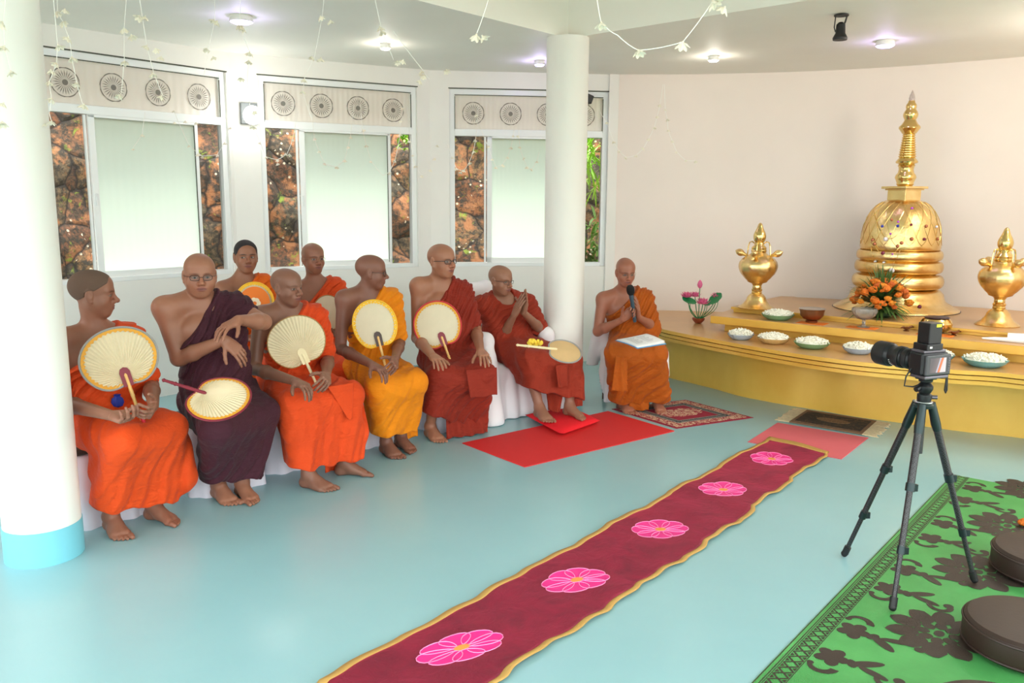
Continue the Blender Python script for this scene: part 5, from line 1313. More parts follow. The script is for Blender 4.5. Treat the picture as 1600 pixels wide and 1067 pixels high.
# ------------------------------------------------------------------ round palm-leaf fans
palm = mat('palm_leaf', (216, 198, 164), .6, noise=.05, nscale=14)
palm2 = mat('fine_white_weave', (214, 200, 172), .7, noise=.03, nscale=20)
wood_l = mat('turned_pale_wood', (226, 178, 104), .4, noise=.1, nscale=20); ivory = mat('ivory_handle', (226, 208, 164), .4)
maro = mat('maroon_trim', (126, 28, 46), .5); yel = mat('yellow_trim', (240, 186, 40), .55); red_t = mat('red_trim', (196, 44, 48), .55)
ora_z = mat('orange_zigzag', (218, 152, 40), .6); twist = mat('grey_cord', (150, 146, 142), .7, bump=.5, bscale=300); brn = mat('brown_trim', (162, 120, 66), .6); ora_p = mat('painted_orange', (232, 120, 30), .6); crm = mat('painted_cream', (244, 228, 196), .6)
def fan(lab, c, hend, n, W, H, rim, band, handle, patch=None, pleats=1, style=''):
    """c blade centre, hend far end of the handle, n the way the blade faces"""
    c = Vector(c); hend = Vector(hend); a = (c-hend).normalized(); n = Vector(n); n = (n-a*n.dot(a)).normalized(); r = a.cross(n).normalized()
    M = Matrix((r, a, n)).transposed().to_4x4(); M.translation = c
    t_ = thing('hand_fan', lab, 'fan', c); M0 = M.copy(); M0.translation = (0, 0, 0)
    def R_(th, k=1.0):
        b_ = 1-.20*math.exp(-((math.atan2(math.sin(th+PI/2), math.cos(th+PI/2)))/.42)**2)
        return Vector((W/2*b_*math.cos(th)*k*(1.0+.04*math.sin(th)), H/2*b_*math.sin(th)*k, 0))
    J0 = Vector((0, -H*.28, 0)); n_ = 96; mb = MB(); vs = []; rings = 7
    for q in range(rings+1):
        f = .04+.96*q/rings
        for i in range(n_):
            p = J0.lerp(R_(2*PI*i/n_, .985), f); p.z = (.0022 if i % 2 else -.0022)*pleats*min(1, f*2)+.012*(1-((p.x/(W/2))**2+(p.y/(H/2))**2)); vs.append(p)
    mb.add(vs, [(q*n_+i, q*n_+(i+1) % n_, (q+1)*n_+(i+1) % n_, (q+1)*n_+i) for q in range(rings) for i in range(n_)]+[tuple(range(n_))])
    mb.xf(M0); bl_ = mb.build('blade', palm if pleats else palm2, t_); s_ = bl_.modifiers.new('s', 'SOLIDIFY'); s_.thickness = .003
    mb = MB(); mb.tube([R_(2*PI*i/80)+Vector((0, 0, .002)) for i in range(80)], .0055 if rim is not brn else .0035, 7, closed=True).xf(M0); mb.build('rim', rim, t_, True)
    if band is not None:
        mb = MB(); m_ = 88; zz_ = .0065
        lo_ = [R_(2*PI*i/m_, .90 if i % 2 else .85)+Vector((0, 0, zz_)) for i in range(m_)]; hi_ = [R_(2*PI*i/m_, .965)+Vector((0, 0, zz_-.002)) for i in range(m_)]
        mb.add(lo_+hi_, [(i, (i+1) % m_, m_+(i+1) % m_, m_+i) for i in range(m_)]); mb.xf(M0); mb.build('zigzag_band', band, t_)
    if style == 'dots':
        for q in range(34):
            p = R_(2*PI*q/34, .935)+Vector((0, 0, .010)); mb = MB(); mb.ball(p, .0035, 6, 4).xf(M0); mb.build('bead', crm, t_)
    if style == 'flower':
        mb = MB(); mb.add([(0, .01, .02)]+[R_(2*PI*i/48, .80)+Vector((0, 0, .016)) for i in range(48)], [(0, 1+i, 1+(i+1) % 48) for i in range(48)]); mb.xf(M0); mb.build('painted_ground', ora_p, t_)
        mb = MB()
        for k in range(7):
            a_ = 2*PI*k/7; ca, sa = math.cos(a_), math.sin(a_); L_ = W*.16
            mb.add([(L_*(.65+.35*math.cos(q))*ca-L_*.42*math.sin(q)*sa, L_*(.65+.35*math.cos(q))*sa+L_*.42*math.sin(q)*ca, .0235) for q in [2*PI*u/12 for u in range(12)]], [tuple(range(12))])
        mb.xf(M0); mb.build('painted_blossom', crm, t_)
    # handle with turned beads
    L = (hend-c).length; st_ = J0.y+.02; z0 = .012; prof = []; N_ = 30
    P_h = [Vector((0, st_+(-L-st_)*i/N_, z0)) for i in range(N_+1)]; rad = []
    for i in range(N_+1):
        f = i/N_; rr_ = .0095-.002*f
        for bq in (.35, .42, .7, .78, .97): rr_ += .0035*math.exp(-((f-bq)/.014)**2)
        rad.append(rr_ if 0 < i < N_ else .005)
    mb = MB(); mb.tube(P_h, rad, 10).xf(M0); mb.build('handle', handle, t_, True)
    if patch is not None:
        mb = MB(); pp = [(-.024, st_-.07, 0), (.024, st_-.07, 0), (.026, st_+.005, 0), (.018, st_+.024, 0), (0, st_+.032, 0), (-.018, st_+.024, 0), (-.026, st_+.005, 0)]
        mb.add([Vector(p)+Vector((0, 0, .017)) for p in pp]+[Vector(p)+Vector((0, 0, .006)) for p in pp], [tuple(range(7)), tuple(range(13, 6, -1))]+[(i, (i+1) % 7, 7+(i+1) % 7, 7+i) for i in range(7)]); mb.xf(M0); mb.build('patch', patch, t_)
    return t_
toc = lambda p: (Vector((0, 0, HC))-Vector(p)).normalized()
def JJ(i, px, py, f): return Vector(PEOPLE[i]['J']((px, py, f)).tolist())
def has(i): return i in PEOPLE
def w2(px, y): return px*y/FPX
if has('m1'):
    c = JJ('m1', 187, 562, .30); fan('large round palm-leaf fan with grey cord rim and maroon patch, beside the left column', c, JJ('m1', 223, 662, .36), toc(c)+Vector((.1, 0, .15)), w2(116, c.y), w2(102, c.y), twist, ora_z, wood_l, maro)
if has('m2'):
    c = onz(341, 623, .725); h_ = onz(254, 596, .80); fan('round fan with maroon rim and handle lying flat on the maroon robe', c, h_, Vector((.15, -.45, .85)), w2(104, c.y), w2(98, c.y), maro, ora_z, maro, None)
if has('m3'):
    c = JJ('m3', 464, 535, .28); fan('plain pale palm-leaf fan with thin brown rim and ivory handle, beside the maroon robe', c, JJ('m3', 502, 616, .37), toc(c), w2(90, c.y), w2(84, c.y), brn, None, ivory, ivory)
if has('m4'):
    c = JJ('m4', 586, 508, .26); fan('small pale fan with beaded yellow rim, before the amber yellow robe', c, JJ('m4', 604, 580, .35), toc(c), w2(68, c.y), w2(80, c.y), yel, yel, wood_l, mat('dark_bracket', (70, 48, 40), .5), 0, 'dots')
if has('m5'):
    c = JJ('m5', 684, 509, .26); fan('pale fan with red rim and orange zigzag edge, before the brick red robe', c, JJ('m5', 706, 570, .35), toc(c), w2(74, c.y), w2(78, c.y), red_t, ora_z, wood_l, maro, 0)
if has('m6'):
    c = JJ('m6', 398, 474, .22); fan('orange painted fan with a cream blossom, held by the young man in the back row', c, JJ('m6', 402, 538, .26), toc(c), w2(58, c.y), w2(66, c.y), yel, yel, wood_l, None, 0, 'flower')
if has('m7'):
    c = JJ('m7', 512, 490, .24); fan('plain pale fan with brown rim, half hidden in the back row', c, JJ('m7', 512, 545, .28), toc(c), w2(46, c.y), w2(58, c.y), brn, None, ivory, None, 0)
if has('m8'):
    c = onz(881, 549, .70); h_ = onz(806, 541, .74); fan('pale fan with grey cord rim lying on the elderly man\'s lap', c, h_, Vector((.15, -.42, .88)), w2(60, c.y), w2(56, c.y), twist, None, ivory, None, 0).children[0].data.materials[0] = mat('tan_weave', (208, 172, 122), .7, noise=.08)
    c = onz(834, 539, .73); mb = MB(); rnd = random.Random(5)
    for q in range(26): mb.ball((rnd.gauss(0, .022), rnd.gauss(0, .018), rnd.uniform(0, .035)), (rnd.uniform(.012, .022), rnd.uniform(.008, .016), rnd.uniform(.006, .014)), 8, 6, Euler((rnd.random()*3, rnd.random()*3, 0)).to_matrix())
    o = mb.build('crumpled_cloth', mat('yellow_cloth', (236, 200, 60), .75, bump=.4, bscale=50), None, True); o.location = c; tag(o, 'small crumpled yellow cloth lying on the elderly man\'s lap beside the fan', 'cloth')
if has('m1'):
    c = JJ('m1', 184, 628, .22); mb = MB(); mb.lathe([(.004, -.03), (.022, -.02), (.030, 0), (.026, .02), (.012, .032), (.018, .04)], 14, amp=(5, .15))
    o = mb.build('pouch', mat('royal_blue_cloth', (24, 50, 150), .6, bump=.3, bscale=60), None, True); o.location = c; tag(o, 'small royal blue cloth pouch beside the hands of the first man', 'pouch')
    a_, b_ = JJ('m1', 213, 638, .40), JJ('m1', 226, 662, .42); mb = MB(); mb.tube([a_-a_, (b_-a_)*.5+Vector((.006, 0, 0)), b_-a_], [.008, .012, .008], 8)
    o = mb.build('ribbon_roll', mat('red_ribbon', (190, 24, 44), .5), None, True); o.location = a_; tag(o, 'small red ribbon roll between the fingers of the first man', 'ribbon')
# microphone and papers
if has('m9'):
    a_, b_ = JJ('m9', 985, 452, .40), JJ('m9', 992, 503, .37); d = (a_-b_).normalized(); mi = thing('microphone', 'black handheld microphone with foam head held by the speaker', 'microphone', b_); q = d.to_track_quat('Z', 'Y').to_matrix(); L = (a_-b_).length
    MB().lathe([(.001, L-.055), (.018, L-.05), (.030, L-.03), (.033, L-.005), (.030, L+.018), (.018, L+.034), (.001, L+.038)], 24, (0, 0, 0), q).build('foam_head', mat('black_foam', (16, 16, 16), .95, bump=.5, bscale=300), mi, True)
    MB().lathe([(.012, 0), (.014, .01), (.016, L*.6), (.020, L-.055), (.020, L-.045)], 20, (0, 0, 0), q).build('grip', mat('steel_blue_plastic', (58, 78, 92), .35, .3), mi, True)
    q = [JJ('m9', 961, 533, .18), JJ('m9', 995, 548, .42), JJ('m9', 1041, 537, .40), JJ('m9', 1012, 526, .16)]; z_ = max(p.z for p in q)
    q = [onz(961, 532, .685), onz(996, 546, .665), onz(1042, 537, .665), onz(1010, 526.5, .685)]
    pf = thing('paper_folder', 'white printed pages on a blue folder resting on the speaker\'s lap', 'papers', q[0]); o0 = q[0]
    def sheet(k, dz, m_, nm, curlz=.0):
        mb = MB(); n_ = 8; vs = []
        cen_ = (q[0]+q[1]+q[2]+q[3])/4
        for j_ in range(n_+1):
            for i in range(n_+1):
                u, v_ = i/n_, j_/n_; p = (q[0]*(1-u)+q[1]*u)*(1-v_)+(q[3]*(1-u)+q[2]*u)*v_; p = cen_+(p-cen_)*k; vs.append(p-o0+Vector((0, 0, dz+.01*math.sin(u*2.4+v_)+curlz*v_*v_)))
        mb.add(vs, [(j_*(n_+1)+i, j_*(n_+1)+i+1, (j_+1)*(n_+1)+i+1, (j_+1)*(n_+1)+i) for j_ in range(n_) for i in range(n_)]); o = mb.build(nm, m_, pf, True); s_ = o.modifiers.new('s', 'SOLIDIFY'); s_.thickness = .002; return o
    sheet(1.0, 0, mat('blue_folder', (60, 150, 200), .4), 'folder'); sheet(.95, .005, mat('paper', (238, 238, 240), .7), 'page', .004); sheet(.93, .010, mat('paper', (238, 238, 240), .7), 'page', .012)
    mb = MB(); cen_ = (q[0]+q[1]+q[2]+q[3])/4
    for r_ in range(9):
        u = .2+.07*r_
        for s0, s1 in ((.12, .45), (.5, .82)):
            ps = []
            for (uu, v_) in ((u, s0), (u, s1-.05*(r_ % 3)), (u+.012, s1-.05*(r_ % 3)), (u+.012, s0)):
                p = (q[0]*(1-uu)+q[1]*uu)*(1-v_)+(q[3]*(1-uu)+q[2]*uu)*v_; p = cen_+(p-cen_)*.93; ps.append(p-o0+Vector((0, 0, .013+.01*math.sin(uu*2.4+v_)+.012*v_*v_)))
            mb.add(ps, [(0, 1, 2, 3)])
    mb.build('printed_lines', mat('grey_ink', (120, 120, 126), .8), pf)

# ------------------------------------------------------------------ seats under white cloth
sheetm = mat('white_seat_cover', (232, 228, 238), .8, bump=.25, bscale=18); brown_c = mat('brown_seat_cushion', (70, 62, 56), .8)
def covered_seat(i, lab, zt=.40, w_=.215):
    P = PEOPLE[i]; F_ = Vector(P['Fv'].tolist()); R_v = Vector(P['Rv'].tolist()); c = Vector(P['pel'].tolist())-F_*.07; c.z = 0
    s_ = thing('covered_seat', lab, 'seat', c, 0, 'white covered seats'); mb = MB(); n_ = 80; lv = [0, .03, .12, .25, zt-.03, zt-.006, zt]; vs = []
    for q, z in enumerate(lv):
        fl = 1+.10*(1-z/zt); ins = (0, 0, 0, 0, 0, -.006, -.03)[q]
        for k in range(n_):
            a = 2*PI*k/n_; ca, sa = math.cos(a), math.sin(a); rr_ = (w_+ins)/(abs(ca)**6+abs(sa)**6)**(1/6); rr_ *= 1+(fl-1)*(.6+.6*math.sin(k*2*PI/n_*14+q*.1)); p = R_v*ca*rr_+F_*sa*rr_; vs.append((p.x, p.y, z))
    mb.add(vs, [(q*n_+k, q*n_+(k+1) % n_, (q+1)*n_+(k+1) % n_, (q+1)*n_+k) for q in range(len(lv)-1) for k in range(n_)]+[tuple(range((len(lv)-1)*n_, len(lv)*n_)), tuple(range(n_))[::-1]])
    mb.build('cloth_cover', sheetm, s_, True, auto=60)
    M = Matrix((R_v, F_, Vector((0, 0, 1)))).transposed(); mb = MB(); mb.box((0, 0, zt+.022), (w_*2-.03, w_*2-.03, .044), M); mb.build('seat_cushion', brown_c, s_, True, bevel=.014)
for i, lab in (('m1', 'white covered seat under the man beside the left column'), ('m2', 'white covered seat under the maroon robe'), ('m3', 'white covered seat under the second bright orange robe'),
               ('m4', 'white covered seat under the amber yellow robe'), ('m5', 'white covered seat under the brick red robe'), ('m6', 'white covered seat of the young man in the back row'), ('m7', 'white covered seat of the coral robed man in the back row')):
    if has(i): covered_seat(i, lab)
# armchair and chair draped in white cloth
def draped(i, lab, build, cuts, h=.008, legs=False, seedv=3.0, amp=.012):
    P = PEOPLE[i]; Fv, Rv = P['Fv'], P['Rv']; c = P['pel'].copy(); c[2] = 0; root = thing('draped_chair', lab, 'chair', tuple(c)); G_ = Field()
    L = lambda r_, f_, z_: c+Rv*r_+Fv*f_+np.array((0, 0, z_)); build(G_, L)
    def post(d, X):
        q = X-c; r_, f_ = q@Rv, q@Fv; z_ = X[:, 2]; low = np.clip((.62-z_)/.35, 0, 1)
        a = np.arctan2(f_, r_); ph = a*11+1.2*wob(X, seedv, .8); d = d-(amp*(.5+.5*np.sin(ph))**1.5*(.3+.9*low)+.005*wob(X, seedv+1, 2.5))
        return np.maximum(d, cuts(r_, f_)-z_)
    G_.post = post; pts_ = np.array([L(-.5, -.5, 0), L(.5, .6, 1.25), L(-.5, .6, 0), L(.5, -.5, 0)]); v_, f_ = mesh_field(G_, pts_.min(0), pts_.max(0), h, 0); v_, f_ = largest_piece(v_, f_)
    np_mesh('cloth_cover', v_-c, f_, [mat('white_drape', (240, 234, 238), .85, bump=.2, bscale=14)], root)
    if legs:
        wd_ = mat('dark_wood_leg', (84, 44, 30), .4)
        for a, b_ in ((-.19, -.17), (.19, -.17), (-.19, .20), (.19, .20)):
            mb = MB(); p = L(a, b_, 0)-c; mb.box((p[0], p[1], .17), (.035, .035, .34)); mb.build('leg', wd_, root, bevel=.003)
    return root
if has('m8'):
    def bld(G_, L):
        for a in (-.20, -.10, 0, .10, .20): G_.cone(L(a, -.25, .44), L(a*1.02, -.34, 1.00-abs(a)*.25), .05, .045, k=.05); G_.cone(L(a, -.2, .38), L(a, .22, .38), .06, .06, k=.05); G_.cone(L(a*1.1, .22, .36), L(a*1.2, .27, .02), .05, .06, k=.05)
        G_.cone(L(-.17, -.34, .97), L(.17, -.34, .97), .055, .055, k=.10); G_.cone(L(-.20, -.33, .86), L(.20, -.33, .86), .055, .055, k=.10)
        for s_ in (-1, 1):
            G_.cone(L(s_*.29, -.22, .64), L(s_*.30, .16, .64), .05, .055, k=.05); G_.cone(L(s_*.29, -.2, .60), L(s_*.31, -.25, .03), .05, .07, k=.07); G_.cone(L(s_*.30, 0, .60), L(s_*.33, 0, .03), .05, .07, k=.07)
            G_.cone(L(s_*.30, .16, .60), L(s_*.33, .24, .03), .055, .085, k=.07)
        G_.cone(L(.32, .24, .5), L(.36, .36, .03), .05, .10, k=.08)
    draped('m8', 'armchair draped in white cloth under the elderly man, arm cloth falling to the floor', bld, lambda r_, f_: .004+0*r_, seedv=5)
if has('m9'):
    def bld(G_, L):
        for a in (-.18, -.06, .06, .18): G_.cone(L(a, -.22, .42), L(a*1.05, -.27, .84), .04, .04, k=.05); G_.cone(L(a, -.2, .42), L(a, .2, .42), .05, .05, k=.05)
        for s_ in (-1, 1):
            G_.cone(L(s_*.23, -.23, .82), L(s_*.29, -.24, .30), .035, .05, k=.06); G_.cone(L(s_*.24, 0, .46), L(s_*.28, .02, .12), .04, .05, k=.07); G_.cone(L(s_*.24, .12, .45), L(s_*.27, .14, .06), .04, .035, k=.06)
    draped('m9', 'wooden chair draped in white cloth with pointed hem under the speaker', bld, lambda r_, f_: .30-.26*np.exp(-((f_-.13)/.07)**2)*(r_ > 0)-.12*np.exp(-((f_-.05)/.09)**2)*(r_ < 0), legs=True, seedv=8)

# ------------------------------------------------------------------ camera on a tripod
blk = mat('black_rubber', (22, 22, 24), .5); bk2 = mat('black_metal', (30, 31, 34), .35, .3, bump=.1, bscale=200); gun = mat('gunmetal', (108, 104, 112), .35, .7)
carb = bpy.data.materials.new('carbon_fibre'); carb.use_nodes = True; t = NT(carb); wv = t.add('ShaderNodeTexChecker'); wv.inputs['Scale'].default_value = 160; t.l(t.coord(), wv.inputs[0])
wv.inputs[1].default_value = srgb(26, 26, 28); wv.inputs[2].default_value = srgb(54, 54, 58); t.l(wv.outputs[0], t.b.inputs['Base Color']); t.b.inputs['Roughness'].default_value = .35
teal_m = mat('anodised_grey_green', (40, 54, 56), .35, .5)
feet = [F(1319, 870), F(1394, 957), F(1522, 913)]; ctr = sum(feet, Vector())/3; ctr.z = 0
hub = at(1443, 633, 3.62); tp = thing('tripod', 'black carbon fibre tripod with spread legs, standing by the green mat', 'tripod', (hub.x, hub.y, 0))
O_ = Vector((hub.x, hub.y, 0)); hz = hub.z
for k, f in enumerate(feet):
    f = f.copy(); f.z = .012+(.006 if k else 0); top_ = Vector((hub.x, hub.y, hz))+(Vector((f.x-hub.x, f.y-hub.y, 0)).normalized()*.035); lg = None
    seg = [top_.lerp(f, s_)-O_ for s_ in (.0, .10, .40, .41, .71, .72, .98, 1.0)]
    mb = MB(); mb.tube([seg[1], seg[3]], .0165, 12); lg = mb.build('leg', carb, tp, True)
    mb = MB(); mb.tube([seg[3], seg[5]], .0135, 12); mb.build('middle_section', carb, lg, True); mb = MB(); mb.tube([seg[5], seg[6]], .0110, 12); mb.build('lower_section', carb, lg, True)
    mb = MB(); mb.tube([seg[0]+Vector((0, 0, .01)), seg[1], seg[1].lerp(seg[3], .12)], [.017, .021, .0185], 12); mb.build('shoulder_joint', teal_m, lg, True)
    for s_ in (.405, .715): 
        p = top_.lerp(f, s_)-O_; d = (f-top_).normalized(); mb = MB(); mb.tube([p-d*.018, p+d*.018], .0205 if s_ < .5 else .0175, 12); mb.box(p+Vector((.018, -.006, 0)), (.02, .014, .03)); mb.build('clamp', teal_m, lg, True)
    mb = MB(); e_ = f-O_; mb.ball(e_+Vector((0, 0, .006)), .0165, 12, 8); mb.tube([e_+(top_-f).normalized()*.01, e_+(top_-f).normalized()*.05], .0165, 12); mb.build('rubber_foot', blk, lg, True)
h0 = Vector((0, 0, hz))
MB().lathe([(.03, -.012), (.040, -.008), (.042, .002), (.036, .010), (.030, .013)], 28, h0).build('spider', teal_m, tp, True)
MB().lathe([(.036, .013), (.0375, .016), (.036, .019)], 28, h0).build('silver_ring', mat('silver', (200, 205, 208), .25, .9), tp, True)
MB().tube([h0+Vector((0, 0, -.22)), h0], .013, 14).build('centre_column', carb, tp, True)
hd_ = MB(); hd_.lathe([(.028, .019), (.030, .03), (.030, .05), (.022, .055), (.026, .06), (.033, .075), (.033, .088), (.024, .10), (.018, .105), (.028, .108), (.030, .118)], 28, h0); bh = hd_.build('ball_head', bk2, tp, True)
mb = MB(); mb.tube([h0+Vector((.03, -.005, .038)), h0+Vector((.052, -.01, .038))], .009, 12); mb.build('locking_knob', gun, tp, True); mb = MB(); mb.tube([h0+Vector((-.03, -.01, .082)), h0+Vector((-.05, -.02, .075))], .012, 12); mb.build('locking_knob', bk2, tp, True)
# camera body: back plate faces the photographer, lens points left and away
cb = Vector((hub.x, hub.y, hz+.118)); kx = Vector((.90, .30, 0)).normalized()
ly = Vector((-.55, .83, 0)).normalized()       # lens direction on plan
ly = Vector((-.36, .93, 0)).normalized(); kx = Vector((ly.y, -ly.x, 0)); M = Matrix((kx, ly, Vector((0, 0, 1)))).transposed().to_4x4()
cm = thing('camera', 'black camera with long lens, box viewfinder and lit rear screen on the tripod', 'camera', cb)
def cbx(name, c, s_, m_, parent=None, bev=.004): return MB().box(c, s_).xf(M).build(name, m_, parent or cm, bevel=bev)
cbx('quick_plate', (0, 0, .006), (.075, .055, .012), bk2)
cbx('base_plate', (.005, -.01, .018), (.135, .085, .014), gun)
bdy = cbx('body', (.005, .0, .075), (.150, .078, .100), bk2, None, .010)
cbx('top_plate', (0, .0, .130), (.125, .075, .014), gun)
cbx('grip', (.072, .012, .07), (.034, .072, .095), blk, None, .012)
bk_ = cbx('screen_back', (.010, -.045, .072), (.142, .016, .092), mat('dark_grey_plastic', (64, 64, 68), .4), None, .006)
scr = bpy.data.materials.new('lit_screen'); scr.use_nodes = True; t = NT(scr); tc = t.add('ShaderNodeTexCoord'); sp2 = t.add('ShaderNodeSeparateXYZ'); t.l(tc.outputs['UV'], sp2.inputs[0])
xx = t.math('ADD', sp2.outputs[0], t.math('MULTIPLY', sp2.outputs[1], -.22)); cr = t.ramp(xx, [(.0, srgb(96, 84, 88)), (.38, srgb(130, 110, 110)), (.40, srgb(200, 205, 220)), (.47, srgb(190, 200, 220)), (.49, srgb(240, 120, 60)), (.62, srgb(245, 130, 60)), (.64, srgb(235, 225, 225)), (1, srgb(240, 232, 232))])
t.l(cr, t.b.inputs['Emission Color']); t.b.inputs['Emission Strength'].default_value = .75; t.b.inputs['Base Color'].default_value = (.02, .02, .02, 1)
mb = MB(); mb.add([(-.042, -.0535, .040), (.050, -.0535, .040), (.050, -.0535, .104), (-.042, -.0535, .104)], [(0, 1, 2, 3)]); mb.xf(M); so_ = mb.build('screen', scr, bk_)
uvl = so_.data.uv_layers.new(name='UVMap')
me_ = so_.data
for lp in me_.loops:
    co = M.inverted() @ me_.vertices[lp.vertex_index].co; uvl.data[lp.index].uv = ((co.x+.042)/.092, (co.z-.04)/.064)
for q in range(6): cbx('button', (.066, -.0535, .045+.011*q), (.008, .004, .006), gun, bk_, .001)
ls = MB(); Rm = (M @ Matrix.Rotation(-PI/2, 4, 'X')).to_3x3(); oc = M @ Vector((-.005, .035, .075))
prof = [(.034, 0), (.040, .01), (.041, .03), (.038, .034), (.044, .04), (.044, .075), (.041, .079), (.046, .083), (.047, .12), (.0445, .124), (.0445, .15), (.050, .155), (.053, .165), (.054, .235), (.050, .236), (.048, .17), (.001, .165)]
lz = MB().lathe(prof, 40, oc, Rm).build('lens_barrel', bk2, cm, True, auto=40)
for z0_, z1_, r_ in ((.045, .07, .0455), (.088, .116, .0485)): MB().lathe([(r_, z0_), (r_+.001, z0_+.002), (r_+.001, z1_-.002), (r_, z1_)], 60, oc, Rm, amp=(30, .01)).build('focus_ring', blk, lz, True)
MB().lathe([(.0545, .166), (.0555, .17), (.0555, .232), (.0545, .235)], 40, oc, Rm).build('lens_hood', blk, lz, True)
for k in range(5): a = 1.9+.22*k; p = oc+Rm @ Vector((.0452*math.cos(a), .0452*math.sin(a), .137)); mb = MB(); mb.ball(p, .0022, 6, 4); mb.build('engraved_mark', white, lz)
cbx('finder_foot', (-.01, -.005, .150), (.09, .078, .028), bk2, None, .003); vf = cbx('box_viewfinder', (-.005, -.004, .208), (.072, .066, .092), bk2, None, .004)
cbx('yellow_sticker', (.008, -.0378, .243), (.028, .001, .013), mat('yellow_sticker', (226, 226, 40), .5), vf, .0); cbx('white_mark', (-.035, -.0445, .150), (.014, .001, .008), white, vf, .0)
# straps
mb = MB(); mb.tube([M @ Vector(p) for p in ((-.07, .02, .05), (-.085, .03, .01), (-.09, .03, -.03), (-.05, .02, -.035), (0, .01, -.02), (.0, .0, .0))], .0035, 6); mb.build('strap', blk, cm, True)
mb = MB(); mb.tube([M @ Vector(p) for p in ((.085, -.03, .045), (.088, -.03, 0), (.084, -.03, -.05), (.090, -.03, -.062), (.096, -.03, -.05), (.092, -.03, 0), (.087, -.03, .045))], .004, 6); mb.build('wrist_loop', blk, cm, True)

# ------------------------------------------------------------------ lamps
glob = emis('lit_globe', (255, 253, 248), 6.0); chr_ = mat('dark_grey_fixture', (92, 98, 98), .4)
pw = at(388, 178, 1.0); dW = _dir(388, 178)
pc = CEN+FN(1)*RW            # pier between the first two windows
tt = (pc-Vector((0, 0, HC))).dot(FN(1))/dW.dot(FN(1)); lp_ = Vector((0, 0, HC))+dW*tt
wl = thing('wall_lamp', 'square grey wall lamp with glowing round globe on the pier between windows', 'lamp', lp_-FN(1)*.026)
mb = MB(); Mw = Matrix((FT(1), FN(1), Vector((0, 0, 1)))).transposed(); mb.box((0, 0, .0), (.15, .05, .19), Mw); mb.build('back_box', chr_, wl, bevel=.004)
MB().ball(-FN(1)*.085+Vector((0, 0, -.02))+FT(1)*.015, .085, 24, 16).build('globe', glob, wl, True)
pl = bpy.data.lights.new('globe_light', 'POINT'); pl.energy = 5; pl.shadow_soft_size = .085; pl.color = (1, .98, .95); po = bpy.data.objects.new('globe_light', pl); COL.objects.link(po); po.location = lp_-FN(1)*.24
vio = emis('violet_led', (190, 170, 255), 9.0); wled = emis('white_led', (255, 252, 240), 10.0); whp = mat('white_plastic', (236, 236, 232), .4)
for px, py, vv, r_, lab in ((377, 30, 1, .085, 'round ceiling light glowing violet above the first window'), (602, 72, 0, .045, 'small white ceiling spot above the middle window'), (843, 98, 1, .05, 'small violet ceiling light just beside the round column'),
                        (1115, 91, 0, .05, 'small white ceiling spot nearest the curved wall'), (1383, 68, 1, .075, 'round ceiling light glowing violet above the shrine')):
    c = onz(px, py, ZC-.02); l_ = thing('ceiling_light', lab, 'ceiling light', (c.x, c.y, ZC), 0, 'ceiling lights')
    MB().lathe([(r_*.9, 0), (r_*.95, -.01), (r_, -.035), (r_*.96, -.04)], 32).build('housing', whp, l_, True); MB().lathe([(.001, -.052), (r_*.7, -.05), (r_*.93, -.040), (r_*.93, -.034)], 32).build('diffuser', vio if vv else wled, l_, True)
    pl = bpy.data.lights.new('led_light', 'POINT'); pl.energy = 2.0 if vv else 2.2; pl.shadow_soft_size = .05; pl.color = (.62, .5, 1) if vv else (1, .93, .82); po = bpy.data.objects.new('led_light', pl); COL.objects.link(po); po.location = (c.x, c.y, ZC-.10)
for x, y, e, lab in ((4.25, 6.05, 30, 'small added fill light above the shrine end, out of view'), (4.45, 4.6, 30, 'small added fill light above the far side of the green mat, out of view'), (2.9, 2.2, 20, 'small added fill light above the near end of the green mat, out of view')):  # unseen fixtures added to brighten the curved wall and shrine side
    l_ = thing('ceiling_light', lab, 'ceiling light', (x, y, ZC), 0, 'ceiling lights'); r_ = .06
    MB().lathe([(r_*.9, 0), (r_*.95, -.01), (r_, -.035), (r_*.96, -.04)], 32).build('housing', whp, l_, True); MB().lathe([(.001, -.052), (r_*.7, -.05), (r_*.93, -.040), (r_*.93, -.034)], 32).build('diffuser', wled, l_, True)
    pl = bpy.data.lights.new('led_light', 'POINT'); pl.energy = e; pl.shadow_soft_size = .25; pl.color = (1, .93, .84); po = bpy.data.objects.new('led_light', pl); COL.objects.link(po); po.location = (x, y, ZC-.22)
c = onz(1315, 22, ZC); sl_ = thing('spotlight', 'black spotlight hanging under the ceiling above the curved wall', 'spotlight', (c.x, c.y, ZC))
MB().lathe([(.03, 0), (.05, -.006), (.05, -.014), (.01, -.02)], 20).build('ceiling_plate', blk, sl_, True)
mb = MB(); mb.tube([(-.04, 0, -.01), (-.045, 0, -.09), (-.035, 0, -.12)], .004, 6); mb.tube([(.04, 0, -.01), (.03, 0, -.05), (.02, 0, -.075)], .006, 6); mb.build('bracket', blk, sl_, True)
MB().lathe([(.015, -.055), (.03, -.07), (.034, -.13), (.05, -.16), (.048, -.175), (.001, -.178)], 24).build('lamp_head', blk, sl_, True)
c = at(918, 153, 8.95); tvc = thing('wall_speaker', 'small black box speaker fixed at the top of the last window', 'speaker', c)
mb = MB(); mb.box((-.04, -.05, .0), (.17, .10, .085), Euler((0, .35, .3)).to_matrix()); mb.build('speaker_box', blk, tvc, bevel=.008); mb = MB(); mb.tube([(0, 0, 0), (0, .16, .03)], .012, 8); mb.build('bracket', blk, tvc, True)
"""garlands"""
pet = mat('cream_paper_petal', (240, 232, 214), .7, Subsurface_Weight=0.0); strg = mat('white_thread', (246, 244, 238), .6)
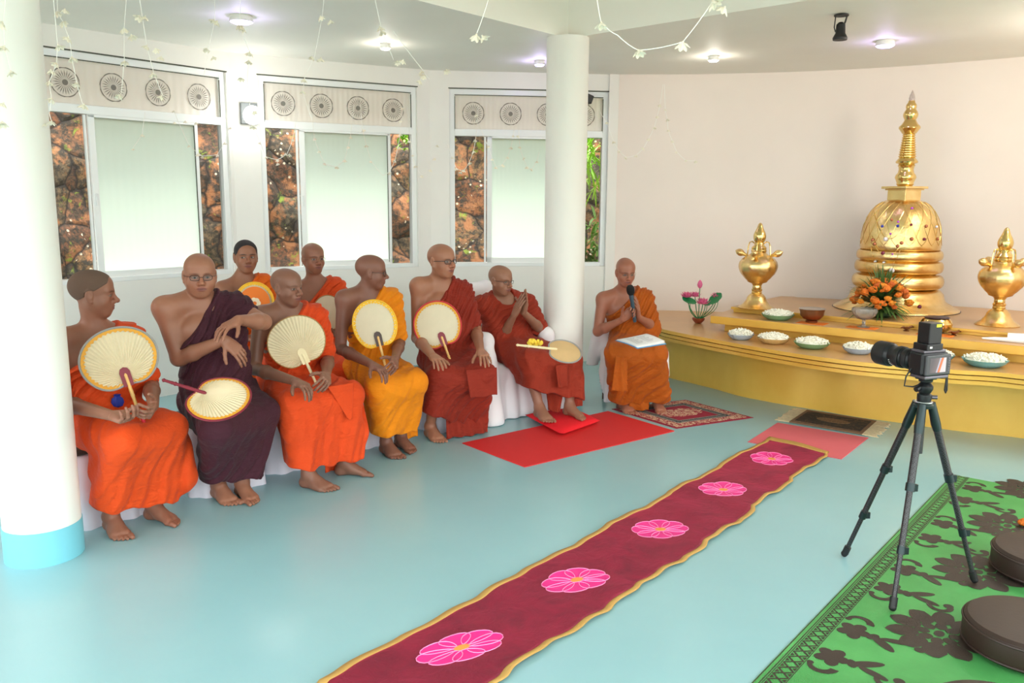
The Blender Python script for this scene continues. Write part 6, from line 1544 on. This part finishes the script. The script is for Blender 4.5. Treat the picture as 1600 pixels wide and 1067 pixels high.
def flower_mesh():
    mb = MB(); rnd = random.Random(9)
    for k in range(6):
        a = 2*PI*k/6+rnd.uniform(-.2, .2); el = rnd.uniform(-.5, .25); L = rnd.uniform(.8, 1.0); d = Vector((math.cos(a)*math.cos(el), math.sin(a)*math.cos(el), math.sin(el)-.45)).normalized(); s_ = Vector((-math.sin(a), math.cos(a), 0)); up = s_.cross(d)
        vs = [Vector((0, 0, 0)), d*.45*L+s_*.24+up*.04, d*.45*L-s_*.24+up*.04, d*.45*L-up*.10, d*1.0*L+s_*.05, d*1.0*L-s_*.05, d*.8*L+s_*.2, d*.8*L-s_*.2]
        mb.add(vs, [(0, 1, 3), (0, 3, 2), (1, 6, 4, 3), (2, 3, 5, 7), (3, 4, 5)])
    mb.ball((0, 0, 0), .12, 6, 4); return mb
FM = flower_mesh().build('paper_flower', pet); fmesh = FM.data; bpy.data.objects.remove(FM)
rnd = random.Random(21)
def garland(pts, fl, Y, r, lab, closed_top=None, grp='paper flower garlands'):
    """pts photo pixels of the thread, fl photo pixels of the flowers, at about Y metres"""
    P_ = [at(x, y, Y) for x, y in pts]; g = thing('garland', lab, 'garland', P_[0], 0, grp); Q = [p-P_[0] for p in P_]
    dense = []
    for a, b_ in zip(Q, Q[1:]):
        for q in range(4): u = q/4; dense.append(a.lerp(b_, u)+Vector((0, 0, -.004*math.sin(PI*u))))
    MB().tube(dense+[Q[-1]], .0016 if Y < 5 else .0022, 5).build('thread', strg, g, True)
    for x, y in fl:
        o = bpy.data.objects.new('paper_flower', fmesh); COL.objects.link(o); o.parent = g; o.location = at(x, y, Y)-P_[0]; o.scale = (r*rnd.uniform(.8, 1.1),)*3; o.rotation_euler = (rnd.uniform(-.5, .5), rnd.uniform(-.5, .5), rnd.uniform(0, 6))
G1 = lambda L: [(x/2.667, y/2.667) for x, y in L]; G2 = lambda L: [(60+x/4.444, 130+y/4.444) for x, y in L]; G3 = lambda L: [(400+x/4.444, 130+y/4.444) for x, y in L]; G4 = lambda L: [(740+x/4.444, 150+y/4.444) for x, y in L]; G5 = lambda L: [(600+x/2.667, y/2.667) for x, y in L]
a_ = G5([(905, 95), (1060, 210), (1245, 175), (1370, 5), (1420, 30)]); garland([(925, -60), (933, 0)]+a_[:1]+[(965, 55)]+a_[1:4]+[(1150, -60)], a_, 2.6, .036, 'garland of large cream paper flowers in front of the beam corner')
a_ = G5([(385, 145), (410, 150)]); garland([(775, -60), (763, 0), (745, 52)], a_, 3.2, .034, 'single cream paper flower on a white thread beside the column top')
gl_ = [([(237, -90), (240, 50), (262, 90), (290, 160), (300, 240), (320, 345), (345, 435)], [(237, 50), (270, 38), (262, 92), (285, 155), (300, 238), (320, 345), (350, 435)], 4.0),
       ([(215, -90), (240, 185), (235, 262), (205, 340), (215, 410), (205, 470), (215, 505), (150, 540), (95, 475), (75, 390)], [(243, 188), (235, 262), (212, 292), (205, 340), (215, 410), (178, 512), (215, 505), (150, 542), (98, 478), (72, 392)], 3.9),
       ([(30, -90), (15, 90), (20, 190), (45, 295)], [(10, 92), (18, 192), (45, 296), (15, 430), (8, 508)], 3.6),
       ([(532, -90), (517, 120), (518, 250), (505, 390)], [(515, 118), (547, 146), (520, 255), (500, 395)], 4.2),
       ([(570, -90), (592, 65), (612, 190), (640, 300), (680, 400)], [(580, 66), (605, 68), (612, 190), (650, 202), (672, 236), (635, 305), (672, 400)], 4.2),
       ([(893, -90), (895, 85), (868, 202), (850, 310)], [(890, 82), (905, 88), (860, 202), (888, 236)], 4.6),
       ([(1000, -60), (1000, 110), (1040, 215), (1030, 330), (1050, 525)], [(995, 105), (1015, 118), (1040, 218), (1036, 252), (1005, 325), (1058, 462), (1052, 525)], 4.6),
       ([(1358, -90), (1342, 70), (1310, 235), (1270, 320), (1262, 380), (1300, 500)], [(1335, 68), (1376, 85), (1300, 236), (1338, 242), (1268, 330), (1262, 378)], 4.8),
       ([(1545, -90), (1588, 115), (1640, 250)], [(1583, 112), (1590, 130), (1655, 255)], 4.8),
       ([(1640, 130), (1760, 290), (1790, 330)], [(1680, 250), (1755, 295), (1765, 312), (1860, 290), (1750, 335)], 5.2)]
labs = ['first garland of cream paper flowers right of the left column', 'looped paper flower garland crossing the left column edge', 'paper flower garland in front of the left column shaft', 'thin paper flower garland falling over the second wheel emblem', 'paper flower garland falling over the third wheel emblem', 'paper flower garland falling over the fourth wheel emblem', 'paper flower garland falling before the round wall lamp', 'paper flower garland falling before the middle window transom', 'short paper flower garland over the middle window top', 'paper flower cluster before the pier between middle and last window']
for (p, f, y), lab in zip(gl_, labs): garland(G1(p), G1(f), y, .036, lab)
far_ = [(G2, [(395, 150), (410, 380), (530, 480), (655, 450), (720, 355), (740, 200)], [(425, 382), (530, 482), (655, 452), (722, 356), (420, 280), (485, 240), (540, 282)], 'looped garland of small paper flowers over the first frosted pane'),
        (G2, [(940, 190), (1045, 430), (1135, 505), (1240, 495), (1295, 410), (1360, 190)], [(940, 190), (945, 270), (1020, 262), (1095, 272), (1045, 432), (1105, 492), (1135, 508), (1240, 496), (1292, 412), (1330, 305)], 'looped garland of small paper flowers over the clear end of the first window'),
        (G3, [(-20, 300), (30, 410), (70, 510), (150, 530), (215, 490), (255, 390), (290, 200)], [(28, 412), (72, 512), (150, 530), (148, 555), (205, 488), (232, 492), (255, 388)], 'looped garland of small paper flowers over the stone seen left in the middle window'),
        (G3, [(385, 200), (405, 380), (437, 470), (480, 560), (560, 580), (615, 530), (655, 370), (680, 150)], [(403, 382), (437, 470), (480, 556), (560, 580), (617, 532), (655, 372), (635, 440)], 'looped garland of small paper flowers over the middle frosted pane'),
        (G3, [(725, 150), (740, 320), (765, 430), (800, 540), (880, 640), (925, 615), (965, 535), (985, 440), (1000, 345), (1030, 100)], [(742, 322), (765, 430), (798, 540), (925, 618), (965, 535), (988, 442), (1000, 352), (1015, 170), (1000, 260)], 'long looped garland of small paper flowers ending over the dark stone of the middle window'),
        (G3, [(1050, 150), (1065, 330), (1085, 500), (1105, 575), (1150, 640), (1210, 600)], [(1060, 398), (1085, 498), (1105, 572), (1150, 640), (1213, 600), (1238, 520), (1258, 430)], 'garland of small paper flowers over the frame end of the middle window'),
        (G3, [(1330, 420), (1360, 510), (1390, 590), (1440, 610), (1480, 550), (1510, 470), (1525, 390), (1545, 150)], [(1362, 512), (1390, 590), (1425, 615), (1445, 600), (1482, 552), (1508, 472), (1522, 392), (1530, 220)], 'looped garland of small paper flowers over the stone seen in the last window'),
        (G4, [(40, 200), (100, 350), (130, 435), (155, 490), (200, 475), (235, 420), (260, 355), (290, 180)], [(98, 348), (130, 435), (155, 492), (202, 476), (235, 422), (260, 354), (275, 272), (310, 275)], 'looped garland of small paper flowers over the last frosted pane'),
        (G4, [(310, 200), (320, 350), (345, 430), (370, 490), (405, 505), (440, 450), (455, 390)], [(322, 352), (346, 430), (370, 490), (404, 506), (440, 452)], 'looped garland of small paper flowers beside the round column'),
        (G4, [(870, 100), (925, 180), (970, 315), (1010, 380), (1060, 425), (1130, 410), (1180, 360), (1215, 295), (1255, 215), (1275, 140), (1295, 60), (1315, -80)], [(925, 180), (970, 315), (1010, 380), (1060, 425), (1130, 410), (1180, 360), (1215, 295), (1255, 215), (1275, 140), (1295, 60)], 'looped garland of tiny paper flowers against the curved wall beside the last window'),
        (G4, [(1325, -80), (1330, 90), (1345, 160), (1350, 235), (1380, 310), (1410, 385), (1470, 445), (1540, 450)], [(1330, 90), (1345, 160), (1350, 235), (1380, 310), (1410, 385), (1470, 445), (1540, 450)], 'garland of tiny paper flowers against the curved wall away from the windows')]
for G_, p, f, lab in far_: garland(G_(p), G_(f), 7.2, .030, lab, grp='small garlands by the windows')
